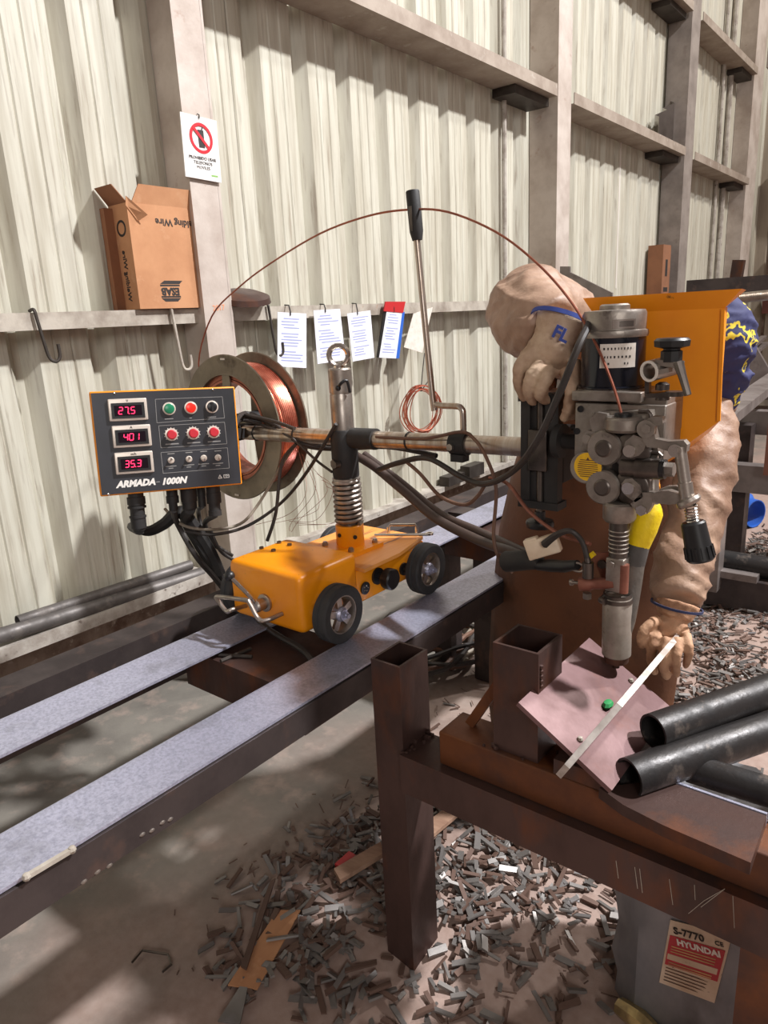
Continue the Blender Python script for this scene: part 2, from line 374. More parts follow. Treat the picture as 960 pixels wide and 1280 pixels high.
# back wall
g = G(); g.bb(-.3, 6, 11.55, 11.75, -.1, 7.2); wb = struct('wall_back', g, 'wall_low', 0)
xx = -.1
while xx < 5.8:
    g = G(); pts = []
    for k in range(3):
        for dx, d in ((0, DEP), (.022, 0), (.236, 0), (.257, DEP)): pts.append((xx+k*PIT+dx, 11.5+d))
    pts.append((xx+3*PIT, 11.5+DEP)); n = len(pts)
    g.add([Vector((x, y, z)) for z in (.05, 7.2) for x, y in pts]+[Vector((x, y+.002, z)) for z in (.05, 7.2) for x, y in pts],
          [(i, i+1, n+i+1, n+i) for i in range(n-1)]+[(2*n+i, 3*n+i, 3*n+i+1, 2*n+i+1) for i in range(n-1)])
    part('corrugated_sheet', g, 'sheet_far', wb, smooth=0); xx += 3*PIT
tn = [2]
def trim(g, mt, sm=0):
    o = struct('trim_%d' % tn[0], g, mt, sm); tn[0] += 1; return o
# columns
def column(y0, y1, xd, mt):
    g = G(); x1 = xd; t = .012
    g.bb(.004, x1, y0, y0+t, 0, 7.2); g.bb(x1-t, x1, y0+t, y1, 0, 7.2); g.bb(.004, x1, y1-.001, y1+t-.001, 0, 7.2)
    return trim(g, mt)
col0 = column(1.80, 1.93, .14, 'column_paint')
column(4.74, 4.93, .205, 'column_paint')
column(7.42, 7.66, .205, 'column_dark')
column(9.9, 10.35, .18, 'column_paint')
g = G(); g.tube([(.03, 4.35, .5), (.03, 4.35, 7)], .016, 8); g.tube([(.03, 9.5, .5), (.03, 9.5, 7)], .03, 8); g.tube([(.03, 9.2, .5), (.03, 9.2, 7)], .02, 8); trim(g, 'curb', 35)
# purlins: lying channels between the columns
def channel(ya, yb, z0, z1, p, mt='purlin'):
    g = G(); t = .006
    g.bb(.004, p, ya, yb, z0, z0+t); g.bb(p-t, p, ya, yb, z0+t, z1); g.bb(.004, .004+t, ya, yb, z0+t, z1)
    return trim(g, mt)
def seat(ya, yb, z, p): # the dark angle seat under a purlin end
    g = G(); g.bb(.004, p, ya, yb, z-.05, z-.002); return trim(g, 'dark_metal')
for (ya, yb) in ((-1.5, 4.7), (4.96, 7.4), (7.7, 9.88)):
    channel(ya, yb, 2.86, 2.93, .22); channel(ya, yb, 4.02, 4.09, .22); channel(ya, yb, 5.2, 5.27, .22)
    channel(ya, yb, 1.567, 1.622, .10, 'galv_dusty') if ya < 4 else None
    for z in (2.86, 4.02): seat(yb-.45, yb, z, .16)
# far crane beam and pipes by the back wall
g = G(); g.bb(.2, 3, 11.3, 11.45, 2.95, 3.25); g.bb(.2, 3, 11.25, 11.47, 1.35, 1.6); trim(g, 'red_beam')
g = G(); g.bb(.19, 2.2, 10.4, 10.6, 4.2, 4.45); trim(g, 'curb')
g = G(); g.tube([(.62, 11.42, 0), (.62, 11.42, 6)], .05, 10); g.tube([(.3, 11.42, 2.2), (.62, 11.42, 2.35)], .04, 8); trim(g, 'galv_dusty', 35)

# ---- things on the wall
# cardboard wire box
bx = thing('cardboard_box', 'tall open brown cardboard wire box standing on the wall rail', 'box', (.05, 1.68, 1.63))
g = G(); x0, x1, y0, y1, z0, z1 = .005, .12, 1.535, 1.80, 1.624, 1.98; t = .005
g.bb(x0, x0+t, y0, y1, z0, z1); g.bb(x1-t, x1, y0, y1, z0, z1); g.bb(x0+t, x1-t, y0, y0+t, z0, z1); g.bb(x0+t, x1-t, y1-t, y1, z0, z1); g.bb(x0+t, x1-t, y0+t, y1-t, z0, z0+t)
part('body', g, 'cardboard', bx)
g = G(); g.prism([(x1, y0+.02, z1), (x1, y1, z1), (x1+.012, y1, z1+.062), (x1+.012, y0+.05, z1+.062)], (-.004, 0, 0)); part('flap', g, 'cardboard', bx)
g = G(); g.prism([(x0, y0, z1), (x1, y0, z1), (x1-.01, y0-.045, z1+.055), (x0, y0-.045, z1+.055)], (0, .004, 0)); part('flap', g, 'cardboard_dark', bx)
g = G(); g.prism([(x1+.002, y0-.005, z1-.01), (x1+.004, y0+.035, z1-.06), (x1+.03, y0+.06, z1-.04), (x1+.004, y0+.0, z1+.02)], (-.003, 0, 0)); part('flap', g, 'cardboard', bx)
fx = x1+.0006
text('lettering', 'Welding Wire', 'ink', (fx, 1.742, 1.925), (0, -1, 0), (0, 0, -1), .034, bx, bold=.0006)
text('lettering', 'ESAB', 'ink', (fx, 1.672, 1.685), (0, -1, 0), (0, 0, -1), .036, bx, bold=.0016)
g = G()
for z in (1.665, 1.705): g.bb(fx-.001, fx, 1.63, 1.715, z-.003, z+.003)
g.prism([(fx, 1.63, 1.66), (fx, 1.715, 1.66), (fx, 1.70, 1.648), (fx, 1.645, 1.648)], (-.001, 0, 0)); g.prism([(fx, 1.63, 1.71), (fx, 1.715, 1.71), (fx, 1.73, 1.722), (fx, 1.65, 1.722)], (-.001, 0, 0))
part('logo', g, 'ink', bx, smooth=0)
text('lettering', 'Welding Wire', 'ink', (.065, y0-.0006, 1.74), (0, 0, 1), (1, 0, 0), .03, bx, bold=.0006)
g = G(); g.lathe((.07, y0-.0004, 1.90), (0, -1, 0), [(.028, 0), (.028, .0005), (.02, .0005), (.02, 0)], 20, ring=True); part('logo', g, 'ink', bx)
solo('cardboard_box', G().bb(.004, .03, 1.50, 1.56, 1.624, 1.97), 'cardboard_dark', 'dark flattened cardboard standing behind the open wire box', 'box')
# no phone sign
sg = thing('phone_ban_sign', 'white sign with red barred circle over a phone hanging on the steel column', 'sign', (.145, 1.865, 2.08))
X = .148
g = G(); g.prism([(X, 1.785, 2.298), (X, 1.948, 2.294), (X+.004, 1.940, 2.078), (X+.004, 1.775, 2.083)], (-.004, 0, 0)); part('board', g, 'sign_white', sg)
cc = V((X+.0025, 1.866, 2.222))
g = G(); g.lathe(cc, (1, 0, 0), [(.052, 0), (.052, .001), (.041, .001), (.041, 0)], 36, ring=True); g.bar(cc+V((.0012, -.033, .033)), cc+V((.0012, .033, -.033)), .011, .001, (1, 0, 0)); part('ban_ring', g, 'sign_red', sg)
g = G(); g.bb(cc.x-.001, cc.x+.0004, 1.853, 1.879, 2.19, 2.25); g.bar(cc+V((0, .004, .026)), cc+V((0, .01, .038)), .004, .001, (1, 0, 0)); part('phone_symbol', g, 'ink', sg)
for i, s in enumerate(('PROHIBIDO USAR', 'TELEFONOS', 'MOVILES')): text('lettering', s, 'ink', (X+.0035, 1.862, 2.153-.016*i), (0, 1, 0), (0, 0, 1), .0155, sg, bold=0)
g = G(); g.bb(X+.002, X+.004, 1.895, 1.925, 2.095, 2.101); part('green_mark', g, 'sign_green', sg)
g = G(); g.tube([(X-.006, 1.866, 2.305), (X+.004, 1.866, 2.30), (X+.003, 1.866, 2.288)], .002, 6); part('hook', g, 'clip_black', sg)
# chalk-like numbers in orange on the column
text('chalk_numbers', '2817', 'chalk', (.1405, 1.872, 1.62), (0, 1, .05), (0, 0, 1), .03, col0)
# round dark lid on the rail
g = G(); c = V((.09, 2.04, 1.652)); g.lathe(c, (.25, -.1, 1), [(.001, .03), (.07, .032), (.112, .018), (.118, -.004), (.112, -.006), (.06, -.012), (.001, -.012)], 26)
solo('round_lid', g, 'rust_steel', 'dark rusty round pan lid lying on the wall rail beside the column', 'lid')
# hooks over the rail
def hook(y, L, label, mat='dark_metal', r=.0055, dx=.0):
    x = .108; g = G(); g.tube([(x-.03, y, 1.628), (x, y, 1.63), (x+.004, y+.003, 1.60), (x+.006, y+.012, 1.60-L*.6), (x+.008, y+.02, 1.60-L), (x+.016, y+.035, 1.585-L), (x+.02, y+.05, 1.60-L), (x+.02, y+.05, 1.64-L)], r, 8, smooth=5)
    solo('steel_hook', g, mat, label, 'hook', 'hooks on the wall rail')
hook(1.155, .12, 'thick black steel hook on the rail left of the cardboard box')
hook(1.67, .19, 'long rusty hook hanging under the open cardboard box', 'galv_dusty', .006)
hook(2.16, .17, 'black double hook on the rail left of the first paper')
# papers
PP = [((347, 390), (383, 392), (383, 460), (347, 458), 'plain white form in clear sleeve, leftmost on the rail'),
      ((392, 388), (425, 386), (432, 450), (397, 455), 'tilted white form in clear sleeve, second from left on the rail'),
      ((434, 392), (463, 388), (468, 447), (441, 452), 'white form in clear sleeve, just left of the red clipped sheet')]
def sheet(q, lab, X=.125, red=False):
    P = [AX(*p, X) for p in q]
    t = thing('paper_form', lab, 'paper', (X, (P[2].y+P[3].y)/2, P[2].z), 'forms hanging from the wall rail')
    g = G(); g.prism(P, (-.002, 0, 0)); part('sheet', g, 'paper', t)
    def uv(u, v): a = P[0]+(P[1]-P[0])*u; b = P[3]+(P[2]-P[3])*u; return a+(b-a)*v+V((.0008, 0, 0))
    g = G()
    for i in range(15):
        v = .1+.055*i
        if i in (4, 10): continue
        w0 = .12 if i % 3 else .2; w1 = .9-random.random()*.35
        g.add([uv(w0, v), uv(w1, v), uv(w1, v+.02), uv(w0, v+.02)], [(0, 1, 2, 3)])
    part('printed_lines', g, 'paper_ink', t, smooth=0)
    u = uv(.42, 0); g = G(); g.tube([(X-.03, u.y, 1.626), (X-.004, u.y, 1.624), (X+.003, u.y, u.z+.004), (X+.002, u.y, u.z-.012)], .003, 6); part('hook', g, 'clip_black', t)
    return t
for a, b, c, d, l in PP: sheet((a, b, c, d), l)
t = sheet(((484, 386), (503, 388), (495, 448), (474, 447)), 'white form with red and blue edges, hanging aslant between other papers')
P = [AX(*p, .128) for p in ((482, 377), (507, 377), (504, 391), (480, 389))]; part('red_clip', G().prism(P, (-.006, 0, 0)), 'red_plastic', t)
P = [AX(*p, .121) for p in ((503, 390), (506, 390), (499, 448), (494, 448))]; part('blue_edge', G().prism(P, (-.004, 0, 0)), 'blue_plastic', t)
P = [AX(*p, .121) for p in ((480, 388), (484, 388), (474, 447), (471, 447))]; part('dark_edge', G().prism(P, (-.004, 0, 0)), 'clip_black', t)
P = [AX(*p, .125) for p in ((517, 392), (541, 384), (537, 400), (528, 441), (505, 434))]
solo('plastic_sleeve', G().prism(P, (-.003, 0, 0)), 'label', 'crumpled pale plastic sleeve hanging right of the papers', 'sleeve')
# hanging copper wire coil
c = AX(527, 512, .16); g = G(); cd_ = V((.45, .89, 0))
for k in range(11):
    r = .098+.005*(k % 5); ph = random.random()*6; o_ = cd_*random.uniform(-.012, .012)+V((.02*random.uniform(-1, 1), 0, random.uniform(-.01, .01)))
    g.tube([c+o_+cd_*(r*(.95+.05*math.sin(ph))*math.cos(2*math.pi*i/28))+V((.006*math.sin(i*.7+ph), 0, r*1.15*math.sin(2*math.pi*i/28))) for i in range(28)], .0028, 5, closed=True)
wc = thing('wire_coil', 'small loose coil of copper wire hanging on the wall below the papers', 'wire', c-V((0, 0, .11)))
part('coil', g, 'copper', wc)
g = G(); g.tube([c+V((0, 0, .1)), c+V((0, .02, .2)), c+V((-.01, .06, .30))], .003, 6); g.tube([c+V((0, 0, .1)), c+V((0, .09, .16))], .003, 6); part('hanger', g, 'dark_metal', wc)
# pipes on the ledge
g = G().pipe(AX(22, 777, .05), AX(238, 706, .05), .021, .003); solo('steel_pipe', g, 'pipe_grey', 'grey steel pipe on the wall ledge, open end at left', 'pipe', 'pipes on the ledge')
e0, e1_ = AX(0, 795, .07), AX(252, 717, .07); g = G().pipe(e0+(e0-e1_)*.3, e1_, .027, .004); solo('steel_pipe', g, 'pipe_grey', 'grey steel pipe on the ledge nearest the wheeled tractor', 'pipe', 'pipes on the ledge')
# things further along the wall
g = G(); pass
for i in range(7):
    y = 6.92+.1*i; d = .05 if i % 2 else .12
    if i < 6: g.prism([(d, y, 2.945), (.05 if d > .1 else .12, y+.1, 2.945), (.05 if d > .1 else .12, y+.1, 3.12+.045*(i+1)), (d, y, 3.12+.045*i)], (.003, 0, 0))
solo('roof_sheet_offcut', g, 'sheet_shiny', 'shiny offcut of corrugated sheet standing on the far purlin', 'sheet', smooth=0)
fb = thing('wooden_box', 'slim brown carton leaning at the foot of the far column', 'box', (.1, 7.2, 1.63))
g = G(); g.bb(.02, .16, 7.1, 7.32, 1.6, 2.08); part('body', g, 'cardboard_dark', fb)
for q_ in ((7.15, 7.27, 1.66, 1.70), (7.18, 7.24, 1.8, 1.95)): part('print', G().bb(.16, .161, *q_), 'ink', fb)
# a thin white strip and dust on the far sheets
g = G(); g.bb(.001, .004, 6.36, 6.385, 1.7, 3.0); solo('white_strip', g, 'white_pipe', 'thin white strip running up the far wall sheets', 'strip', smooth=0)
# ================================================================== RAIL TRACK
tr = thing('rail_track', 'long steel track of two galvanised rails on dark beams', 'track', (1.1, 1.0, 0))
ZR = .76
def angle_rail(x0, x1, ya, yb, mt='galv'):
    prof = [(x0, ZR-.03), (x0+.001, ZR-.008), (x0+.005, ZR-.001), (x0+.014, ZR+.001), (x0+.03, ZR-.001), (x1-.03, ZR-.004), (x1, ZR-.002), (x1, ZR-.008), (x1-.03, ZR-.010), (x0+.03, ZR-.008), (x0+.012, ZR-.008), (x0+.007, ZR-.03)]
    return G().prism([(x, ya, z) for x, z in prof], (0, yb-ya, 0))
part('rail', angle_rail(1.30, 1.432, -.6, 2.7), 'galv', tr, 'galvanised rail nearest the camera')
part('rail', angle_rail(.925, 1.07, -.6, 5.2), 'galv', tr, 'galvanised far rail')
def boxtube(g, x0, x1, y0, y1, z0, z1, t=.005):
    g.bb(x0, x0+t, y0, y1, z0, z1); g.bb(x1-t, x1, y0, y1, z0, z1); g.bb(x0+t, x1-t, y0, y1, z1-t, z1); g.bb(x0+t, x1-t, y0, y1, z0, z0+t); return g
def boxtube_x(g, x0, x1, y0, y1, z0, z1, t=.005):
    g.bb(x0, x1, y0, y0+t, z0, z1); g.bb(x0, x1, y1-t, y1, z0, z1); g.bb(x0, x1, y0+t, y1-t, z1-t, z1); g.bb(x0, x1, y0+t, y1-t, z0, z0+t); return g
part('beam', boxtube(G(), 1.365, 1.437, -.6, 2.7, ZR-.075, ZR-.011), 'black_steel', tr)
part('rail_flange', G().bb(.926, .932, -.6, 5.2, ZR-.10, ZR-.012), 'black_steel', tr)
part('beam', boxtube(G(), .735, .835, -.6, 5.2, ZR-.10, ZR-.0), 'black_steel', tr, 'dark flat beam along the wall side')
for y in (-.2, 1.3, 2.46, 3.9): # cross members
    g = G(); g.bb(.835, .96, y-.05, y+.05, ZR-.1, ZR-.012); part('cross_member', g, 'black_steel', tr)
for y in (-.3, 1.12, 2.36):
    g = boxtube_x(G(), .935, 1.375, y-.13, y+.13, ZR-.13, ZR-.025); part('cross_member', g, 'rust_steel', tr)
for x in (.995, 1.39, .785):
    for y in ((2.46, -.35) if x != .785 else (2.46, -.35, 4.4)):
        if x == 1.39 and y > 2: y = 2.5
        g = boxtube(G(), 0, 1, 0, 1, 0, 1) if 0 else G().bb(x-.045, x+.045, y-.045, y+.045, 0, ZR-(.075 if x == 1.39 else .105)); part('leg', g, 'black_steel', tr)
w0, w1 = AX(33, 1096, 1.441), AX(90, 1062, 1.441); g = G(); g.bar(w0, w1, .008, .007); part('stop_rod', g, 'galv_dusty', tr, 'short bright rod welded to the near rail')
for q_ in (w0, w1):
    g = G(); g.ball(q_, .007, 8); part('weld_bead', g, 'galv_dusty', tr)
for q_ in ((105, 1102), (122, 1090), (137, 1082), (178, 1043), (190, 1038), (203, 1028), (213, 1024)):
    g = G(); g.ball(AX(*q_, 1.437), .0045, 8, (.7, 1.3, .8)); part('weld_bead', g, 'steel', tr)
for q_ in (((1.06, 1.01), (1.14, 1.05)), ((1.09, .99), (1.10, 1.08))):
    g = G(); g.tube([(q_[0][0], q_[0][1], ZR-.02), (q_[1][0], q_[1][1], ZR-.02)], .005, 8); part('rail_clip', g, 'dark_metal', tr)

# ================================================================== WELDING TRACTOR
T = thing('welding_tractor', 'orange wheeled submerged arc welding tractor on the rails', 'welding machine', (1.11, 1.4, ZR))
# hood
g = G(); g.bb(.985, 1.255, 1.125, 1.345, .795, .952, .018); hood = part('hood', g, 'orange', T)
for px in ((349, 679), (362, 682), (327, 686), (342, 689)):
    p = AZ(*px, .952); g = G(); hexbolt(g, p, (0, 0, 1), .0065, .006); part('bolt', g, 'steel_dark', hood)
# chassis and deck
g = G(); g.bb(.99, 1.245, 1.345, 1.66, .80, .895, .004); part('chassis', g, 'orange', T)
g = G(); g.prism([(.975, 1.347, .897), (1.275, 1.347, .897), (1.275, 1.50, .897), (1.24, 1.665, .897), (.975, 1.665, .897)], (0, 0, .010)); dk = part('deck_plate', g, 'orange_deck', T, 'scratched orange top plate with reflection stripes painted in')
# wheels
def wheel(x, y, side):
    c = V((x, y, .76+.076)); ax = V((side, 0, 0))
    g = G(); prof = [(.050, -.021), (.068, -.023), (.075, -.018), (.076, -.004), (.072, -.001), (.076, .002), (.0755, .018), (.070, .022), (.058, .022), (.050, .020)]
    g.lathe(c, ax, prof, 40, ring=True); w = part('wheel', g, 'rubber', T)
    g = G(); g.lathe(c, ax, [(.051, -.019), (.051, .0185), (.047, .0185), (.043, .010), (.043, -.019)], 36, ring=True)
    for k in range(5):
        a = 2*math.pi*k/5+.4; d = V((0, math.cos(a), math.sin(a))); g.bar(c+ax*.006+d*.014, c+ax*.006+d*.045, .017, .009, (1, 0, 0))
    part('rim', g, 'steel', w, 'silver spoked rim')
    g = G(); g.lathe(c, ax, [(.019, -.02), (.019, .014), (.014, .019), (.014, .022), (.001, .022)], 20); hexbolt(g, c+ax*.02, ax, .010, .010); g.cyl(c+ax*.03, c+ax*.038, .006, 10); part('hub', g, 'galv', w)
wheel(1.297, 1.21, 1); wheel(1.297, 1.595, 1); wheel(.945, 1.21, -1); wheel(.945, 1.595, -1)
for y in (1.21, 1.595):
    g = G(); g.cyl((.965, y, .836), (1.28, y, .836), .012, 12); part('axle', g, 'steel_dark', T)
# front handle, crank lever
Y0 = 1.125
p = lambda x, y, d: AY(x, y, Y0-d)
g = G(); g.tube([p(353, 767, 0), p(331, 776, .05), p(322, 772, .055), p(312, 754, .055), p(306, 750, .055), p(273, 746, .055), p(272, 750, .055), p(283, 764, .055), p(290, 762, .05), p(308, 757, 0)], .0058, 10, smooth=4); part('front_handle', g, 'steel', T)
b0 = p(332, 753, 0); g = G(); g.lathe(b0, (0, -1, 0), [(.024, 0), (.024, .006), (.018, .008)], 24); g.lathe(b0, (0, -1, 0), [(.016, 0), (.016, .032), (.012, .036)], 20); lv = part('crank_boss', g, 'steel', T)
g = G(); g.tube([b0+V((0, -.026, 0)), p(315, 748, .04), p(291, 724, .045)], .0055, 10); part('lever', g, 'chrome', lv)
g = G(); g.ball(p(287, 720, .045), .014, 16); part('ball_knob', g, 'black_plastic', lv)
# side knobs
X0 = 1.246
c = AX(489, 724, X0+.05); g = G(); g.lathe(V((X0, c.y, c.z)), (1, 0, 0), [(.024, 0), (.024, .006), (.010, .008), (.010, .03), (.028, .032), (.030, .036), (.030, .056), (.026, .06), (.001, .058)], 28); part('drive_knob', g, 'black_plastic', T)
c = AX(504, 711, X0); g = G(); g.lathe(c, (1, 0, 0), [(.019, 0), (.019, .005), (.011, .007), (.011, .02), (.001, .02)], 24); part('drive_knob', g, 'black_plastic', T)
c = AX(456, 735, X0+.001); g = G(); g.lathe(c, (1, 0, 0), [(.018, 0), (.018, .004), (.014, .0045), (.001, .0045)], 24); so = part('socket', g, 'black_plastic', T)
g = G()
for k in range(5):
    a = k*1.256; g.ball(c+V((.0045, .008*math.cos(a), .008*math.sin(a))), .0022, 8)
part('pin', g, 'chrome', so)
# rear handle and wrench rod on the deck
g = G(); q = lambda x, y, z: AZ(x, y, z)
a = q(486, 668, .907); b = q(521, 668, .907); g.tube([a, a+V((0, 0, .022)), a+V((.004, .006, .03)), b+V((-.004, 0, .03)), b+V((0, 0, .022)), b], .005, 10); part('rear_handle', g, 'chrome', T)
g = G(); g.tube([q(468, 669, .918), q(535, 668, .918)], .0045, 8); g.lathe(q(537, 667, .918), (0, 0, 1), [(.012, -.003), (.012, .003), (.007, .003), (.007, -.003)], 16, ring=True); part('wrench', g, 'chrome', T)
# column
CX, CY = 1.12, 1.47
def L(parent, name, mt, prof, label=None, n=28): return part(name, G().lathe((CX, CY, 0), (0, 0, 1), prof, n), mt, parent, label)
g = G(); g.prism([(CX-.075, CY-.07, .907), (CX+.07, CY-.075, .907), (CX+.075, CY+.06, .907), (CX-.07, CY+.07, .907)], (0, 0, .012)); fl = part('column_flange', g, 'orange', T)
for dx, dy in ((-.055, -.05), (.05, -.055), (.055, .045), (-.05, .05)):
    g = G(); hexbolt(g, (CX+dx, CY+dy, .919), (0, 0, 1), .009, .008); g.cyl((CX+dx, CY+dy, .927), (CX+dx, CY+dy, .931), .006, 10); part('bolt', g, 'steel', fl)
L(T, 'column_socket', 'orange', [(.040, .919), (.041, .922), (.041, .978), (.039, .98), (.03, .98)])
g = G(); disc(g, (CX+.036, CY-.02, .95), (.87, -.5, 0), .006, .004, 10); disc(g, (CX-.003, CY-.041, .955), (0, -1, 0), .006, .003, 10); part('grub_screw', g, 'black_plastic', T)
pts = []; 
for i in range(9*16+1):
    a = 2*math.pi*i/16; pts.append((CX+.037*math.cos(a), CY+.037*math.sin(a), .983+.127*i/(9*16)))
g = G(); g.tube(pts, .0058, 8); part('column_spring', g, 'steel', T)
L(T, 'inner_post', 'steel_dark', [(.029, .975), (.029, 1.12)])
L(T, 'spring_cap', 'steel', [(.040, 1.108), (.040, 1.118), (.036, 1.12)])
L(T, 'column_sleeve', 'black_matte', [(.036, 1.12), (.038, 1.124), (.038, 1.252), (.036, 1.256), (.03, 1.256)], 'matt black sleeve')
L(T, 'column_tube', 'steel', [(.031, 1.25), (.031, 1.352), (.030, 1.354), (.030, 1.357), (.0315, 1.358), (.0315, 1.42), (.028, 1.424)], 'grey steel tube')
g = G(); g.cyl((CX, CY, 1.42), (CX, CY, 1.432), .016, 16)
e = V((CX, CY, 1.458)); d = V((.8, .6, 0)).normalized(); g.tube([e+.026*(math.cos(t_)*d+math.sin(t_)*V((0, 0, 1))) for t_ in [2*math.pi*i/24 for i in range(24)]], .0075, 10, closed=True); part('eye_bolt', g, 'chrome', T)
g = G(); g.tube([(CX+.02, CY-.028, 1.375), (CX+.03, CY-.032, 1.385), (CX+.04, CY-.018, 1.392), (CX+.04, CY-.008, 1.36)], .004, 8, smooth=4); g.ball((CX+.018, CY-.03, 1.373), .008, 10); part('cable_clip', g, 'black_plastic', T)
g = G(); disc(g, AY(424, 580, CY-.035), (-.3, -1, 0), .010, .016, 12); disc(g, AY(419, 580, CY-.035), (-.3, -1, 0), .014, .008, 6); part('clamp_bolt', g, 'steel_dark', T)
# cross arm
a0 = V((.655, CY, 1.2205)); a1 = V((1.76, CY, 1.2475)); aat = lambda x: a0+(a1-a0)*((x-a0.x)/(a1.x-a0.x))
g = G(); g.cyl(a0, a1, .0225, 28); arm = part('cross_arm', g, 'steel_tube', T)
for x in (.76, .935, 1.35):
    g = G(); g.lathe(aat(x), a1-a0, [(.0225, -.002), (.0245, -.002), (.0245, .002), (.0225, .002)], 24, ring=True); part('zip_tie', g, 'black_plastic', arm)
g = G(); g.lathe(aat(1.20), a1-a0, [(.0225, -.045), (.029, -.045), (.029, .037), (.0225, .037)], 24, ring=True); part('arm_collar', g, 'black_matte', arm)
g = G(); g.lathe(aat(1.507), a1-a0, [(.0225, -.022), (.029, -.022), (.029, .022), (.0225, .022)], 24, ring=True); g.box(aat(1.507)+V((0, -.005, -.034)), (.036, .03, .018)); cl = part('guide_clamp', g, 'black_matte', arm)
g = G(); hexbolt(g, aat(1.497)+V((0, -.028, -.004)), (0, -1, 0), .009, .008); part('bolt', g, 'steel', cl)
g = G(); g.bb(.66, .70, CY-.03, 1.60, 1.20, 1.245, .003); part('spool_bracket', g, 'black_matte', T)
# wire guide rod
g = G(); g.tube([(1.516, CY, 1.262), (1.516, CY, 1.315), (1.512, CY, 1.327), (1.50, CY, 1.333), (1.452, CY, 1.333), (1.436, CY, 1.338), (1.427, CY, 1.352), (1.395, CY, 1.735)], .0078, 12, smooth=3); wg = part('wire_guide', g, 'steel_tube', T)
g = G(); a = V((1.397, CY, 1.725)); b = V((1.388, CY, 1.835)); g.lathe(a, b-a, [(.012, 0), (.0165, .02), (.0165, .108), (.015, .111), (.008, .111)], 18); part('guide_tip', g, 'black_matte', wg)
g = G(); g.prism([V((1.386, CY-.0172, 1.80)), V((1.396, CY-.0172, 1.80)), V((1.397, CY-.0172, 1.745)), V((1.389, CY-.0172, 1.745))], (0, .002, 0)); part('slot', g, 'steel_dark', wg)
# ---- wire spool, axis along the track
SX, SZ, SY0, SY1, SR = .585, 1.222, 1.515, 1.625, .238
def flange(y, parent):
    g = G(); c = V((SX, y, SZ)); s = 1
    g.lathe(c, (0, 1, 0), [(SR, -.003), (SR+.003, 0), (SR, .003), (SR-.055, .003), (SR-.062, .008), (SR-.062, -.006), (SR-.055, -.003)], 56, ring=True)
    for k in range(4):
        a = math.pi/2*k+math.pi/2; d = V((math.cos(a), 0, math.sin(a))); t_ = V((0, 1, 0)).cross(d)
        g.prism([c+d*.04-t_*.03, c+d*.04+t_*.03, c+d*(SR-.05)+t_*.016, c+d*(SR-.02)+t_*.03, c+d*(SR-.02)-t_*.03, c+d*(SR-.05)-t_*.016], (0, .005, 0))
    return part('spool_flange', g, 'spool_metal', parent)
g = G(); g.lathe((SX, 0, SZ), (0, 1, 0), [(.16, SY0), (.16, SY1), (.152, SY1), (.152, SY0)], 48, ring=True); sp = part('wire_spool', g, 'copper_dark', T, 'reel of copper coated welding wire')
for y in (SY0-.006, SY1+.004):
    f_ = flange(y, sp)
for k in range(4):
    a = math.pi/2*k+math.pi/2
    g = G(); g.bar((SX+(SR-.012)*math.cos(a), SY0-.012, SZ+(SR-.012)*math.sin(a)), (SX+(SR-.012)*math.cos(a), SY0-.008, SZ+(SR-.012)*math.sin(a)), .02, .006, (math.cos(a), 0, math.sin(a))); part('rivet', g, 'white_pipe', sp)
pts = []; rr = []
TURN = 26
for layer, R_ in enumerate((.206,)):
    for i in range(TURN*40+1):
        a = 2*math.pi*i/40; y = SY0+.004+(SY1-SY0-.008)*i/(TURN*40)
        pts.append((SX+(R_+.0014*math.sin(i*.37+i//40))*math.cos(a), y, SZ+(R_+.0014*math.sin(i*.37+i//40))*math.sin(a)))
g = G(); g.tube(pts, .0024, 5); part('wire_winding', g, 'copper', sp)
g = G(); g.lathe((SX, 0, SZ), (0, 1, 0), [(.2035, SY0+.002), (.2035, SY1-.002), (.162, SY1-.002), (.162, SY0+.002)], 48, ring=True); part('wire_layers', g, 'copper_dark', sp)
g = G(); g.lathe((SX, 0, SZ), (0, 1, 0), [(.045, SY0-.02), (.045, SY1+.01), (.02, SY1+.02), (.02, SY0-.03)], 24, ring=True); part('spool_hub', g, 'black_matte', sp)
# ---- control box
BO = V((.852, 1.086, 1.269)); BU = V((.483, .876, -.045)).normalized(); BN = V((.874, -.476, .111)); BN = (BN-BU*BN.dot(BU)).normalized(); BV = BN.cross(BU)
BR = Matrix((BU, BV, BN)).transposed(); BW, BH, BD = .364, .265, .125
def bp(u, v, n=0): return BO+BU*((u-.5)*BW)+BV*((.5-v)*BH)+BN*n
g = G(); g.box(BO-BN*(BD/2+.001), (BW, BH, BD), BR, .004); cb = part('control_box', g, 'orange_flat', T, 'orange box with black front panel')
g = G(); g.box(BO+BN*.0005, (BW-.008, BH-.008, .003), BR); pn = part('panel', g, 'panel', cb)
def inv(zx, zy):
    TL, TR_, BR_, BL = (48, 88), (888, 60), (928, 620), (120, 690); u = v = .5
    for _ in range(8):
        x = (1-v)*((1-u)*TL[0]+u*TR_[0])+v*((1-u)*BL[0]+u*BR_[0]); y = (1-v)*((1-u)*TL[1]+u*TR_[1])+v*((1-u)*BL[1]+u*BR_[1])
        u += (zx-x)/830; v += (zy-y)/590
    return u, v
def bz(zx, zy, n=.002): return bp(*inv(zx, zy), n)
SEG = {'0': 'abcdef', '1': 'bc', '2': 'abged', '3': 'abgcd', '4': 'fgbc', '5': 'afgcd', '7': 'abc'}
